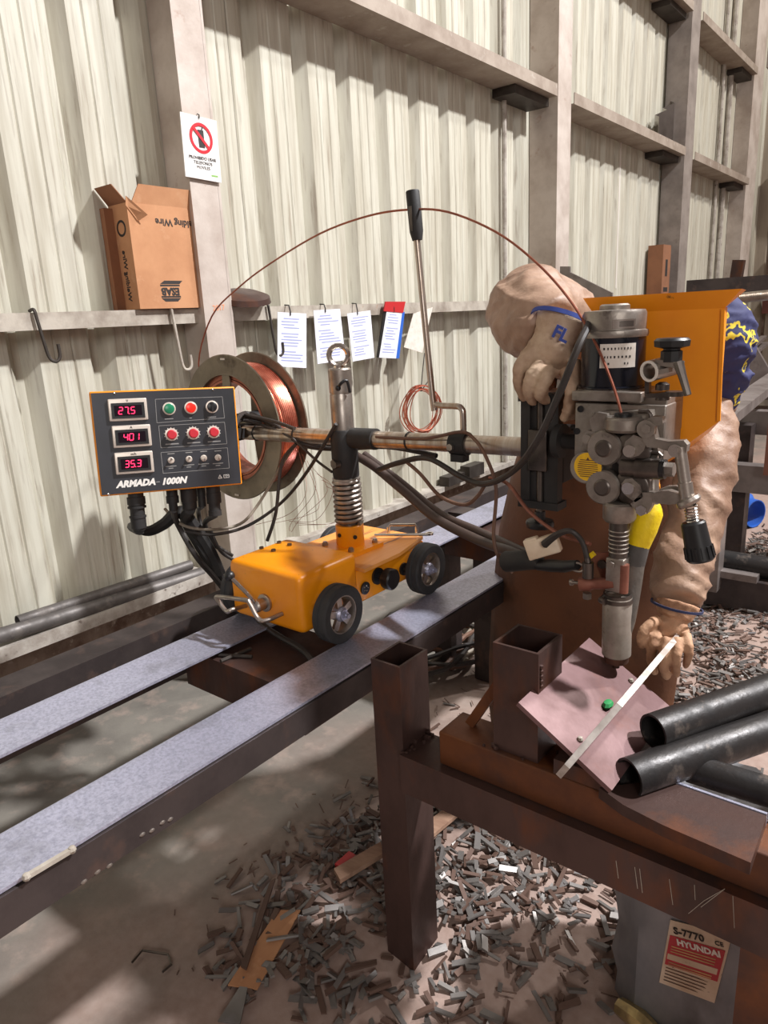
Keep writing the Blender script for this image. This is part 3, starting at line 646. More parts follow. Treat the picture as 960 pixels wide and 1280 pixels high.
def digits(s, c, h, parent):
    g = G(); w = h*.55; t_ = h*.13; sl = .12
    wd = sum(.35*h if ch == '.' else w*1.45 for ch in s); x = -wd/2
    def P(x, y): return c+BU*(x+y*sl)+BV*y
    for ch in s:
        if ch == '.': x += .0; g.box(P(x-.12*h, -h/2), (t_, t_, .0012), BR); x += .12*h; continue
        S7 = {'a': ((0, h/2), (w, h/2)), 'b': ((w, h/2), (w, 0)), 'c': ((w, 0), (w, -h/2)), 'd': ((0, -h/2), (w, -h/2)), 'e': ((0, 0), (0, -h/2)), 'f': ((0, h/2), (0, 0)), 'g': ((0, 0), (w, 0))}
        for q_ in SEG[ch]:
            (xa, ya), (xb, yb) = S7[q_]; a = P(x+xa, ya); b = P(x+xb, yb); e_ = (b-a)*.08; g.bar(a+e_, b-e_, t_, .0012, BN)
        x += w*1.5
    return part('digits', g, 'led', parent)
DS = [((262, 190), '27.5', 'V'), ((285, 340), '401', 'A'), ((300, 492), '35.3', 'm/h')]
for (zx, zy), s, un in DS:
    c = bz(zx, zy, .002); g = G(); g.box(c+BN*.003, (.094, .056, .008), BR, .003); bz_ = part('display_bezel', g, 'bezel', cb)
    g = G(); g.box(c+BN*.0075-BV*.002, (.080, .039, .002), BR); part('display_frame', g, 'black_plastic', cb)
    g = G(); g.box(c+BN*.0088-BV*.002, (.066, .026, .001), BR); part('display_screen', g, 'screen', cb)
    digits(s, c+BN*.0098-BV*.002, .0165, cb)
    text('lettering', un, 'ink', c+BN*.0072+BV*.0225, BU, BV, .009, cb)
def frame_line(za, zb, zc, zd):
    P = [bz(*q_, .0022) for q_ in (za, zb, zc, zd)]; g = G()
    for i in range(4): g.bar(P[i], P[(i+1) % 4], .0012, .0006, BN)
    part('frame_line', g, 'printgrey', cb, smooth=0)
frame_line((415, 132), (810, 118), (822, 238), (425, 265)); frame_line((435, 282), (822, 262), (835, 385), (448, 408)); frame_line((448, 435), (838, 408), (848, 525), (462, 555))
for (zx, zy), mt in (((494, 185), 'green_btn'), ((620, 180), 'red_btn'), ((746, 175), 'black_plastic')):
    c = bz(zx, zy); g = G(); g.lathe(c, BN, [(.0165, 0), (.0165, .005), (.013, .006), (.013, 0)], 28, ring=True); part('button_ring', g, 'bezel', cb)
    g = G(); g.lathe(c, BN, [(.013, 0), (.013, .007), (.0115, .008), (.001, .008)], 28)
    if mt == 'black_plastic': g.box(c+BN*.011, (.006, .024, .008), BR)
    part('selector_knob' if mt == 'black_plastic' else 'push_button', g, mt, cb, {'green_btn': 'green button', 'red_btn': 'glowing red button'}.get(mt))
    g = G(); g.box(bz(zx, zy+58, .0022), (.022 if mt != 'red_btn' else .006, .002, .0005), BR); part('small_print', g, 'printgrey', cb, smooth=0)
for zx, zy in ((508, 332), (634, 325), (755, 318)):
    c = bz(zx, zy); g = G()
    for k in range(11):
        a = math.radians(-130+26*k)+math.pi/2; d = BU*math.cos(a)+BV*math.sin(a); g.bar(c+d*.0155+BN*.0004, c+d*.019+BN*.0004, .0012, .0006, BN)
    part('dial_marks', g, 'print', cb, smooth=0)
    g = G(); g.lathe(c, BN, [(.0165, 0), (.0165, .003), (.012, .004)], 24); part('dial_skirt', g, 'bezel', cb)
    g = G(); g.lathe(c, BN, [(.0125, .003), (.0122, .013), (.010, .015), (.001, .015)], 20); part('dial_knob', g, 'red_knob', cb)
    g = G(); g.box(bz(zx+4, zy+54, .0022), (.034, .003, .0005), BR); part('small_print', g, 'printgrey', cb, smooth=0)
for zx, zy in ((506, 480), (609, 473), (696, 467), (780, 464)):
    c = bz(zx, zy); g = G(); g.lathe(c, BN, [(.0085, 0), (.0085, .003), (.006, .004), (.006, .006), (.001, .006)], 20); part('switch_nut', g, 'bezel', cb)
    g = G(); g.tube([c+BN*.004, c+BN*.014+BV*.004*(-1 if zx > 650 else 1)], [.0022, .003], 10); part('toggle_switch', g, 'chrome', cb)
    for dy, w in ((-38, .018), (34, .028), (46, .012)):
        g = G(); g.box(bz(zx, zy+dy, .0022), (w, .0022, .0005), BR); part('small_print', g, 'printgrey', cb, smooth=0)
text('lettering', 'ARMADA', 'print', bz(310, 613, .0021), BU, BV, .0228, cb, bold=.0013, shear=.3)
g = G(); g.box(bz(433, 605, .0024), (.009, .0022, .0006), BR); part('lettering', g, 'printgrey', cb, smooth=0)
text('lettering', '1000N', 'print', bz(522, 600, .0021), BU, BV, .0228, cb, bold=.0013, shear=.3)
c = bz(792, 576, .0022); g = G()
tri = [c+BU*-.005-BV*.004, c+BU*.005-BV*.004, c+BV*.0055]
for i in range(3): g.bar(tri[i], tri[(i+1) % 3], .0012, .0006, BN)
g.box(c-BV*.0005, (.001, .004, .0006), BR); part('warning_mark', g, 'print', cb, smooth=0)
c = bz(830, 572, .0022); g = G()
for a, b in (((-.007, .004), (.007, .004)), ((-.007, -.004), (.007, -.004)), ((-.007, .004), (-.007, -.004)), ((.007, .004), (.007, -.004)), ((0, .004), (0, -.004)), ((-.005, .001), (-.002, .001)), ((.002, .001), (.005, .001))): g.bar(c+BU*a[0]+BV*a[1], c+BU*b[0]+BV*b[1], .0011, .0006, BN)
part('manual_mark', g, 'print', cb, smooth=0)
for zx, zy in ((190, 97), (756, 77), (165, 675)):
    g = G(); g.lathe(bz(zx, zy), BN, [(.0035, 0), (.003, .0015), (.001, .002)], 10); part('screw', g, 'chrome', cb)
# connectors under the box
def under(u, n=-.05, v=1.0): return bp(u, v, n)
def plug(u, n, segs, mt='black_matte'):
    o = under(u, n); g = G(); h = 0; pr = []
    for r, l in segs:
        pr += [(r, h+.0005), (r, h+l)]; h += l
    g.lathe(o, -BV, pr, 20); return part('plug', g, mt, T), o-BV*h
_, e1 = plug(.24, -.04, [(.020, .012), (.0235, .02), (.021, .004), (.024, .006), (.019, .02), (.022, .006), (.020, .028), (.016, .006)])
_, e2 = plug(.5, -.06, [(.015, .02), (.017, .02), (.012, .02)])
_, e3 = plug(.62, -.06, [(.022, .04), (.02, .02)])
_, e4 = plug(.80, -.05, [(.019, .02), (.02, .03), (.016, .02), (.018, .015)])
_, e5 = plug(.72, -.08, [(.012, .03), (.011, .03)])
g = G(); g.bar(BO-BN*.1+BU*.1, V((.69, CY, 1.22)), .05, .03); part('box_bracket', g, 'black_matte', T)
def cable(pts, r, mt='cable', sm=6, label=None, n=8, nm='cable'): return part(nm, G().tube(pts, r, n, smooth=sm), mt, T, label)
cable([e1, AY(165, 658, 1.10), AY(185, 664, 1.14), AY(205, 655, 1.18), AY(225, 640, 1.22), AY(243, 660, 1.26), AY(262, 690, 1.3), AY(275, 718, 1.32)], [.014, .014, .016, .018, .02, .022, .022, .02], 'black_matte', label='taped black cable loom', nm='cable_loom')
cable([e3, AY(232, 650, 1.24), AY(248, 680, 1.27), AY(268, 712, 1.31), AY(285, 740, 1.35)], .017, 'black_matte', nm='cable_loom')
cable([e2, AY(222, 655, 1.2), AY(245, 695, 1.22), AY(268, 722, 1.28), AY(290, 750, 1.33)], .009)
cable([e4, AY(256, 655, 1.3), AY(268, 680, 1.33), AY(290, 695, 1.38)], .008)
cable([e5, AY(248, 640, 1.3), AY(255, 670, 1.3), AY(272, 705, 1.33)], .007)
cable([AY(206, 636, 1.2), AY(228, 656, 1.2), AY(262, 662, 1.25), AY(300, 655, 1.35), AY(323, 630, 1.42), AY(350, 585, 1.46), AY(366, 560, 1.46)], .0045, 'cable_tan')
cable([AY(232, 664, 1.2), AY(268, 668, 1.25), AY(310, 657, 1.36), AY(352, 628, 1.43), AY(385, 588, 1.44), AY(420, 530, 1.43)], .0052)
cable([AY(262, 660, 1.3), AY(275, 688, 1.32), AY(292, 700, 1.36)], .0055)
cable([AY(370, 555, 1.45), AY(352, 580, 1.43), AY(345, 640, 1.4), AY(334, 676, 1.38)], .0055)
# cables along the arm
for i, (dz, dy) in enumerate(((.032, .012), (.045, -.004), (.03, -.01))):
    cable([bp(1.0, .42+.05*i, -.06), V((.72, CY+dy-.02, 1.285-.01*i)), V((.84, CY+dy, 1.22+dz*.8)), V((.95, CY+dy-.01, 1.2+.01*i)), V((1.06, CY+.03, 1.19)), V((1.25, CY+.03, 1.21)), V((1.42, CY+.02, 1.2))], .007-.001*i)
cable([AY(480, 588, CY+.02)-V((.02, 0, 0)), AY(500, 578, CY), AY(535, 573, CY-.02), AY(575, 595, CY-.04), AY(605, 605, CY-.06), AY(640, 590, CY-.12), AY(672, 550, CY-.18), AY(700, 490, CY-.2), AY(722, 435, CY-.19), AY(735, 408, CY-.14), AY(738, 398, CY-.1)], .0072, 'cable', label='black cable arching to the motor')
cable([AY(505, 575, CY), AY(525, 592, CY-.01), AY(550, 620, CY-.01), AY(580, 631, CY-.02), AY(597, 620, CY-.03), AY(606, 606, CY-.05)], .0048, 'cable_brown')
cable([AY(470, 546, CY-.028), AY(530, 548, CY-.03), AY(575, 540, CY-.035), AY(592, 548, CY-.04), AY(607, 570, CY-.06), AY(620, 610, CY-.08), AY(617, 670, CY-.1), AY(625, 700, CY-.11), AY(640, 715, CY-.13)], .0042, 'cable_brown')
cable([AY(612, 597, CY-.05), AY(635, 605, CY-.08), AY(662, 640, CY-.12), AY(700, 668, CY-.16), AY(738, 680, CY-.19)], .0042, 'copper_clamp')
cable([AY(300, 518, CY-.02), AY(340, 526, CY-.03), AY(368, 536, CY-.03)], .006)
cable([AY(366, 548, CY-.03), AY(395, 575, CY-.02), AY(415, 590, CY-.03)], .004)
# stray strands of wire under the reel
random.seed(4)
for k in range(7):
    x_ = 372+6*k; cable([AY(x_, 560+8*k, 1.6), AY(x_+8+random.random()*14, 610+random.random()*20, 1.58), AY(x_-30+random.random()*50, 640+random.random()*14, 1.56), AY(x_-55+random.random()*40, 648+random.random()*20, 1.55)], .0008, 'copper_dark', 6, n=4, nm='loose_strand')
# two thick power cables sweeping from the column down to the torch clamp
cable([AY(345, 545, CY+.05), AY(400, 552, CY+.06), AY(455, 575, CY+.06), AY(500, 610, CY+.05), AY(545, 648, CY+.02), AY(600, 676, CY-.03), AY(640, 690, CY-.1), AY(662, 700, CY-.13)], .0125, 'cable_thick', label='thick brown power cable', n=12)
cable([AY(455, 568, CY+.075), AY(500, 602, CY+.07), AY(550, 642, CY+.05), AY(600, 665, CY-.0), AY(650, 688, CY-.08), AY(668, 698, CY-.12)], .011, 'cable_thick', n=12)
g = G(); g.tube([AY(634, 702, CY-.13), AY(662, 700, CY-.15), AY(676, 704, CY-.16)], [.024, .022, .014], 14); part('cable_boot', g, 'black_matte', T)
g = G(); g.tube([AY(672, 706, CY-.16), AY(690, 707, CY-.17), AY(705, 708, CY-.18), AY(722, 706, CY-.19)], [.012, .014, .013, .010], 12); part('cable_lug', g, 'black_plastic', T)
# ================================================================== WELDING HEAD (still the tractor)
HY = 1.28
def h(x, y, d=0): return AY(x, y, HY+d)
def pxy(pts, d, th, g=None): return (g or G()).prism([h(x, y, d) for x, y in pts], (0, th, 0))
def Z(zx, zy): return (690+zx/4.8, 480+zy/4.8)
def zp(zs): return [Z(*q_) for q_ in zs]
# black slide and arm end
g = G(); a = AY(655, 498, 1.40); b = AY(700, 630, 1.40); g.bb(a.x, a.x+.022, 1.385, 1.41, b.z, a.z); g.bb(b.x-.03, b.x, 1.385, 1.41, b.z, a.z); g.bb(a.x+.02, b.x-.025, 1.392, 1.42, b.z, a.z); g.bb(a.x-.004, b.x+.004, 1.38, 1.425, a.z-.004, a.z+.012); g.bb(a.x-.004, b.x+.004, 1.38, 1.425, b.z-.012, b.z+.004); sl = part('cross_slide', g, 'black_matte', T, 'black vertical slide')
m_ = (a.x+b.x)/2
g = G(); g.cyl((m_, 1.393, b.z-.045), (m_, 1.393, a.z+.03), .008, 12); g.bb(m_-.022, m_+.022, 1.375, 1.40, (a.z+b.z)/2-.04, (a.z+b.z)/2+.05, .003); part('lead_screw', g, 'steel_dark', sl)
g = G(); g.lathe((m_, 1.393, b.z-.04), (0, 0, -1), [(.012, -.02), (.012, 0), (.03, .002), (.032, .008), (.03, .016), (.012, .018)], 12); part('slide_knob', g, 'black_plastic', sl)
g = G(); g.lathe((m_, 1.393, a.z+.02), (0, 0, 1), [(.012, 0), (.012, .02), (.022, .022), (.022, .034), (.012, .036)], 16); part('slide_knob', g, 'black_plastic', sl)
g = G(); c = h(706, 552, .10); g.cyl((c.x-.03, 1.385, c.z), (c.x+.07, 1.385, c.z), .016, 18); g.cyl((c.x-.02, 1.385, c.z), (c.x-.005, 1.385, c.z), .036, 22); g.cyl((c.x+.012, 1.385, c.z+.03), (c.x+.05, 1.385, c.z+.03), .006, 10); part('head_shaft', g, 'black_matte', T)
g = G(); g.bb(1.70, 1.80, 1.425, 1.50, 1.18, 1.30, .004); part('arm_end_block', g, 'black_matte', T)
# gearbox
g = G(); a = h(719, 503, .05); b = h(790, 640, .05); c = h(827, 612, .05); g.bb(a.x, c.x, HY+.05, HY+.15, c.z+.05, a.z, .003); a2 = h(717, 488, .05); b2 = h(800, 503, .05); g.bb(a2.x, b2.x+.005, HY+.04, HY+.17, b2.z, a2.z, .003); fd = part('wire_feeder', g, 'cast_alu', T, 'grey cast wire feed gearbox')
g = G(); a3 = h(784, 496, .06); b3 = h(828, 605, .06); g.bb(a3.x, b3.x, HY+.06, HY+.16, b3.z+.09, a3.z, .002); part('mounting_bracket', g, 'cast_alu', fd)
for q_ in ((172, 150), (150, 283)):
    g = G(); c = h(*Z(*q_), .05); g.lathe(c, (0, -1, 0), [(.0065, 0), (.0065, .002), (.005, .002), (.005, .0005)], 14, ring=False); part('bolt_hole', g, 'black_plastic', fd)
g = pxy(zp([(250, 190), (300, 165), (590, 160), (600, 200), (640, 420), (520, 700), (330, 700), (210, 600), (150, 480), (210, 250)]), .025, .03); part('feed_plate', g, 'cast_alu', fd)
# wire inlet
c = h(780, 530, .012); g = G(); g.lathe(c, (0, 0, 1), [(.001, -.013), (.030, -.013), (.034, -.008), (.034, .010), (.031, .014), (.001, .014)], 26); part('wire_inlet', g, 'cast_alu', fd)
g = pxy(zp([(225, 215), (270, 170), (330, 180), (345, 230), (330, 275), (240, 290)]), .012, .02); part('inlet_arm', g, 'cast_alu', fd)
g = G(); g.lathe(h(779, 521, .012), (0, 0, 1), [(.016, -.002), (.016, .006), (.010, .008), (.004, .008)], 18); part('inlet_bush', g, 'black_plastic', fd)
g = G(); g.bb(h(762, 540).x, h(798, 540).x, HY+.018, HY+.03, h(780, 628).z, h(780, 540).z); part('roller_well', g, 'black_matte', fd)
# roller covers with the yellow badge
def rcover(q_, r):
    c = h(*Z(*q_)); g = G(); g.lathe(c+V((0, .018, 0)), (0, -1, 0), [(r, 0), (r, .014), (r-.003, .018), (.001, .018)], 36); p_ = part('roller_cover', g, 'cast_alu', fd)
    g = G(); g.lathe(c+V((0, .001, 0)), (0, -1, 0), [(.017, 0), (.017, .001), (.0155, .0015), (.013, .004), (.001, .004)], 6 if 0 else 24); part('cover_bolt', g, 'steel_dark', fd)
rcover((308, 388), .034); rcover((300, 622), .034)
g = G(); g.lathe(h(*Z(215, 497), .016), (0, -1, 0), [(.031, 0), (.031, .012), (.029, .014), (.001, .014)], 32); part('badge_boss', g, 'cast_alu', fd)
bc = h(*Z(215, 497), .0015); g = G(); g.lathe(bc, (0, -1, 0), [(.0275, 0), (.0275, .0008), (.001, .0008)], 32); part('badge', g, 'badge', fd, 'round yellow warning label')
g = G()
for i in range(9):
    z = .016-.004*i; w = math.sqrt(max(.0001, .024**2-z*z))
    if i == 1: g.prism([bc+V((-.004, -.0009, .012)), bc+V((.004, -.0009, .012)), bc+V((0, -.0009, .019))], (0, .0003, 0))
    g.box(bc+V((0, -.001, z-.003)), (w*1.7, .0004, .0014))
part('badge_print', g, 'burnt', fd, smooth=0)
g = pxy(zp([(195, 295), (215, 280), (300, 300), (240, 350), (205, 350)]), .01, .015); disc(g, h(*Z(213, 328), .01), (0, -1, 0), .009, .006, 14); part('pivot_lug', g, 'cast_alu', fd)
# pressure arms on the right
g = pxy(zp([(425, 400), (440, 345), (490, 305), (530, 320), (570, 350), (550, 400), (520, 430), (470, 445)]), 0, .02); a_ = part('pressure_arm', g, 'cast_alu', fd)
g = G(); disc(g, h(*Z(468, 400)), (0, -1, 0), .0115, .006, 16); part('pivot_bolt', g, 'chrome', fd)
g = G(); g.lathe(h(*Z(490, 400), .022), (0, -1, 0), [(.034, 0), (.034, .014), (.03, .016), (.001, .016)], 30); part('pressure_roller', g, 'steel_dark', fd)
g = pxy(zp([(415, 600), (440, 570), (480, 565), (530, 610), (545, 680), (500, 710), (470, 690), (430, 660)]), 0, .02); part('pressure_arm', g, 'cast_alu', fd)
g = G(); disc(g, h(*Z(460, 624)), (0, -1, 0), .0115, .006, 16); part('pivot_bolt', g, 'chrome', fd)
g = G(); g.lathe(h(*Z(490, 612), .022), (0, -1, 0), [(.033, 0), (.033, .014), (.03, .016), (.001, .016)], 30); part('pressure_roller', g, 'steel_dark', fd)
# upper lever
g = pxy(zp([(525, 270), (540, 225), (600, 195), (660, 200), (665, 235), (610, 260), (620, 330), (700, 345), (790, 340), (812, 365), (805, 410), (745, 420), (640, 385), (570, 380), (530, 310)]), -.006, .018); ul = part('upper_lever', g, 'cast_alu', fd)
for q_, r in (((568, 268), .016), ((742, 398), .0115)):
    g = G(); disc(g, h(*Z(*q_), -.006), (0, -1, 0), r, .006, 18); disc(g, h(*Z(*q_), -.012), (0, -1, 0), r*.55, .005, 6); part('pivot_bolt', g, 'chrome' if r < .015 else 'cast_alu', fd)
# bail handle behind
g = G(); g.tube([h(*Z(520, 165), .02), h(*Z(575, 165), .02), h(*Z(592, 185), .02), h(*Z(592, 215), .02)], .004, 8); g.tube([h(*Z(570, 410), .02), h(*Z(640, 415), .02), h(*Z(655, 430), .02), h(*Z(655, 470), .02)], .004, 8); part('bail_wire', g, 'steel_dark', fd)
# tension rod, collar, spring, knob
p0, p1, p2, p3, p4, p5 = (h(*Z(*q_), -.002) for q_ in ((770, 400), (812, 690), (830, 720), (838, 810), (845, 825), (895, 1060)))
g = G(); g.cyl(p0-(p1-p0)*.08, p1, .0105, 16); g.cyl(p1-(p1-p0)*.35, p1, .0125, 16); tsn = part('tension_rod', g, 'steel', fd)
g = G(); g.lathe(p1, p2-p1, [(.010, -.004), (.021, 0), (.022, .006), (.019, .011), (.010, .013)], 20); part('tension_collar', g, 'steel', fd)
ax = (p4-p2); u_ = ax.orthogonal().normalized(); w_ = ax.normalized().cross(u_)
g = G(); g.tube([p2+ax*(i/72)+.0095*(u_*math.cos(i*.524*1.0)+w_*math.sin(i*.524)) for i in range(73)], .0025, 6); g.cyl(p2, p4, .006, 10); part('tension_spring', g, 'chrome', fd)
g = G(); ax = p5-p4; g.lathe(p4, ax, [(.018, 0), (.021, .003), (.023, .05), (.0245, ax.length-.004), (.021, ax.length), (.001, ax.length)], 24)
d_ = ax.normalized(); u_ = d_.orthogonal().normalized(); w_ = d_.cross(u_)
for k in range(14):
    a = k*2*math.pi/14; rd = u_*math.cos(a)+w_*math.sin(a); g.bar(p4+d_*.045+rd*.0235, p5-d_*.006+rd*.0245, .004, .003, rd)
part('tension_knob', g, 'black_plastic', fd)
# lower lever
g = pxy(zp([(600, 660), (650, 645), (700, 640), (770, 665), (785, 690), (775, 715), (700, 725), (600, 712)]), -.004, .016); part('lower_lever', g, 'cast_alu', fd)
g = pxy(zp([(640, 635), (690, 615), (750, 612), (775, 630), (770, 655), (650, 650)]), .02, .012); part('lower_lever', g, 'cast_alu', fd)
g = pxy(zp([(470, 720), (540, 650), (605, 655), (600, 730), (570, 780), (520, 780)]), .0, .018); part('lever_link', g, 'cast_alu', fd)
g = G(); disc(g, h(*Z(540, 755), 0), (0, -1, 0), .0105, .007, 6); part('pivot_bolt', g, 'chrome', fd)
# horizontal plunger
a = h(*Z(420, 500), .01); b = h(*Z(655, 510), .01); c = h(*Z(715, 514), .01)
g = G(); g.cyl(a, a+(b-a)*.42, .017, 20); g.cyl(a+(b-a)*.38, b, .0195, 22); pl = part('plunger', g, 'steel_dark', fd)
g = G(); g.cyl(b, b+(c-b)*.45, .018, 20); part('plunger_cap', g, 'black_plastic', fd)
g = G(); hexbolt(g, b+(c-b)*.4, c-b, .013, .016); part('plunger_bolt', g, 'cast_alu', fd)
# bottom ring, barrel, clamps, nozzle: the torch
tx = h(774, 650, .02); tv = V((0, 0, -1)); bt = h(770, 832, .02); ax = (bt-tx)
def tl(px): return tx + ax*((px-650)/(832-650))
g = G(); g.lathe(tl(640), -ax, [(.001, -.018), (.027, -.018), (.031, -.012), (.031, .016), (.027, .02), (.001, .02)], 26); part('barrel_ring', g, 'cast_alu', fd)
g = G(); g.cyl(tl(634), tl(705), .0185, 22); to = part('torch', g, 'steel_dark', T, 'worn grey torch barrel')
g = G()
for k in range(6): g.lathe(tl(662+5*k), ax, [(.0185, -.0015), (.0195, 0), (.0185, .0015)], 20, ring=True)
part('barrel_thread', g, 'steel', to)
g = G(); c = tl(714); g.box(c, (.036, .04, .07), None, .003); part('clamp_block', g, 'steel', to)
c = tl(716)+V((.016, -.012, 0)); g = G(); g.cyl(c+V((0, 0, -.03)), c+V((0, 0, .028)), .0095, 14); part('clamp_screw', g, 'copper_clamp', to)
g = G(); hexbolt(g, tl(700)+V((-.006, -.02, 0)), (0, -1, 0), .008, .008); hexbolt(g, tl(690)+V((.0, -.01, .0)), (0, 0, 1), .009, .02); part('bolt', g, 'steel', to)
a = h(725, 730, .0); b = h(768, 729, .01); g = G(); g.tube([a, a+(b-a)*.3, a+(b-a)*.4, a+(b-a)*.6, b], [.014, .0145, .011, .012, .012], 16); part('clamp_arm', g, 'copper_clamp', to)
g = G(); g.cyl(h(714, 728, 0), h(728, 729, 0), .0035, 8); g.cyl(h(713, 728, 0), h(716, 728, 0), .007, 10); part('clamp_bolt', g, 'steel', to)
g = G(); g.cyl(h(735, 722, 0), h(735, 703, 0), .011, 14); g.cyl(h(735, 703, 0), h(734, 697, 0), .0065, 10); part('cable_terminal', g, 'steel_dark', to)
g = G(); c = h(722, 709, 0); g.tube([c+V((.014*math.cos(t_), 0, .009*math.sin(t_))) for t_ in [k*.4488 for k in range(14)]], .0028, 8, closed=True); part('eye_nut', g, 'steel', to)
g = G(); hexbolt(g, h(734, 741, 0), (0, 0, -1), .009, .012); part('bolt', g, 'steel', to)
g = pxy([(738, 692), (770, 690), (772, 722), (752, 722), (744, 706)], .03, .006); part('clamp_plate', g, 'copper_clamp', to)
g = G(); disc(g, h(753, 705, .03), (0, -1, 0), .009, .004, 14); part('bolt', g, 'steel_dark', to)
g = G(); g.bar(h(737, 696, .01), h(742, 692, .01), .012, .01); part('cable_shoe', g, 'tape_yellow', to)
g = G(); g.lathe(tl(742), ax, [(.001, 0), (.027, 0), (.0285, .004), (.0285, (tl(816)-tl(742)).length), (.0255, (tl(816)-tl(742)).length+.003), (.001, (tl(816)-tl(742)).length+.003)], 28); noz = part('nozzle', g, 'nozzle', to)
g = G(); g.lathe(tl(815), ax, [(.0255, 0), (.0235, .018), (.016, .022), (.001, .022)], 24); g.cyl(tl(826), tl(834), .007, 12); part('nozzle_tip', g, 'burnt', to)
g = G(); g.lathe(tl(746), ax, [(.028, -.004), (.0305, -.004), (.0305, .004), (.028, .004)], 28, ring=True); g.lathe(tl(741), ax, [(.024, -.004), (.0275, -.004), (.0275, .003), (.024, .003)], 28, ring=True); g.cyl(tl(746)+V((-.026, -.02, 0)), tl(746)+V((-.014, -.028, 0)), .007, 10); part('hose_clip', g, 'steel_dark', to)
# white connector and its cable
c = h(679, 683, .03); g = G(); rt_ = Matrix.Rotation(math.radians(-22), 3, 'Y') @ Matrix.Rotation(.3, 3, 'Z'); g.box(c, (.07, .032, .040), rt_, .004); g.box(c+rt_ @ V((-.02, 0, .018)), (.03, .028, .014), rt_, .003); wp = part('white_plug', g, 'white_plug', T, 'grubby white plastic plug')
cable([c+V((.012, -.018, .012)), h(697, 668, 0), h(714, 664, -.01), h(728, 678, 0), h(734, 698, 0)], [.009, .007, .0055, .0055, .0055], 'cable')
# ---- motor
mt_ = h(765, 484, .105)
def mz(px): return h(765, px, .105).z
prof = [(.062, mz(486)), (.062, mz(481)), (.060, mz(480)), (.060, mz(421))]
o_ = V((mt_.x, HY+.105, 0))
g = G(); g.lathe(o_, (0, 0, 1), [(.001, mz(490)), (.058, mz(490)), (.066, mz(484)), (.066, mz(481)), (.06, mz(480)), (.06, mz(419)), (.001, mz(419))], 40); mo = part('drive_motor', g, 'motor_blue', T, 'black drive motor with grey cap')
g = G(); g.lathe(o_, (0, 0, 1), [(.001, mz(421)), (.063, mz(421)), (.0645, mz(417)), (.063, mz(413)), (.059, mz(412)), (.059, mz(392)), (.056, mz(388)), (.028, mz(387)), (.028, mz(382)), (.024, mz(380)), (.001, mz(380))], 40); part('motor_cap', g, 'cast_alu', mo)
g = G(); g.lathe(o_, (0, 0, 1), [(.061, mz(490)), (.066, mz(486)), (.066, mz(482)), (.0605, mz(481))], 40, ring=True); part('motor_foot', g, 'cast_alu', mo)
def arcplate(r, a0, a1, z0, z1, th=.0008, n=10):
    g = G(); v = []
    for i in range(n+1):
        a = math.radians(a0+(a1-a0)*i/n); d = V((math.cos(a), math.sin(a), 0))
        for rr_, z in ((r, z0), (r, z1), (r+th, z1), (r+th, z0)): v.append(o_+d*rr_+V((0, 0, z)))
    f = []
    for i in range(n):
        for k in range(4): f.append((i*4+k, i*4+(k+1) % 4, i*4+4+(k+1) % 4, i*4+4+k))
    return g.add(v, f+[(0, 1, 2, 3), (n*4+3, n*4+2, n*4+1, n*4)])
part('motor_label', arcplate(.0602, -92, -28, mz(457), mz(428)), 'label', mo, 'white handwritten label')
g = G()
for k, (zz, A0, A1) in enumerate(((434, -86, -34), (444, -84, -34), (452, -84, -72), (452, -50, -42))):
    a = A0
    while a < A1:
        w = random.choice((3, 4, 5)); q_ = arcplate(.0611, a, a+w*.6, mz(zz)-.002, mz(zz)+.0022, .0003, 1); g.add(q_.v, q_.f); a += w+2
part('label_writing', g, 'ink', mo, smooth=0)
part('motor_nameplate', arcplate(.0592, -72, -30, mz(410), mz(399), .0008), 'chrome', mo)
g = G(); q_ = arcplate(.060, -60, -34, mz(408), mz(401), .0006); g.add(q_.v, q_.f); part('nameplate_print', g, 'steel_dark', mo)
# ---- rod clamp with knob and lever on the right of the motor
c = h(812, 464, -.005); d_ = V((.35, .9, .1)).normalized()
g = G(); g.lathe(c, d_, [(.0185, -.0), (.0185, .06), (.0135, .06), (.0135, 0)], 24, ring=True); rc = part('rod_clamp', g, 'cast_alu', T)
g = G(); g.lathe(c-d_*.003, d_, [(.0185, 0), (.0185, .004), (.0145, .004), (.0145, 0)], 24, ring=True); part('clamp_ring', g, 'white_pipe', rc)
g = G(); a = h(822, 452, .01); b = h(852, 456, .01); g.bar(a, b, .03, .01); g.bar(h(838, 462, .0), h(824, 465, .0), .02, .008); part('clamp_ear', g, 'cast_alu', rc)
k = h(839, 452, .01); g = G(); g.lathe(k, (0, 0, 1), [(.018, -.0), (.018, .018), (.014, .02), (.014, .022), (.029, .026), (.030, .036), (.026, .040), (.001, .040)], 9); part('clamp_knob', g, 'black_plastic', rc)
g = G(); g.tube([h(848, 453, 0), h(853, 470, -.005), h(860, 494, -.01)], [.009, .007, .006], 8); part('clamp_lever', g, 'steel_dark', rc)
g = G(); a = h(810, 466, .02); b = h(810, 494, .02); g.bar(a, b, .008, .012, (0, 1, 0)); g.bar(b, h(842, 492, .02), .03, .008); g.lathe(h(843, 492, .02), (0, 0, 1), [(.016, -.004), (.016, .004), (.001, .004)], 18); g.lathe(h(828, 486, .02), (0, 0, 1), [(.012, -.002), (.012, .008), (.006, .012), (.001, .012)], 16); g.lathe(h(828, 497, .02), (0, 0, 1), [(.012, -.004), (.012, .008), (.001, .008)], 16); part('clamp_bracket', g, 'steel_dark', rc)
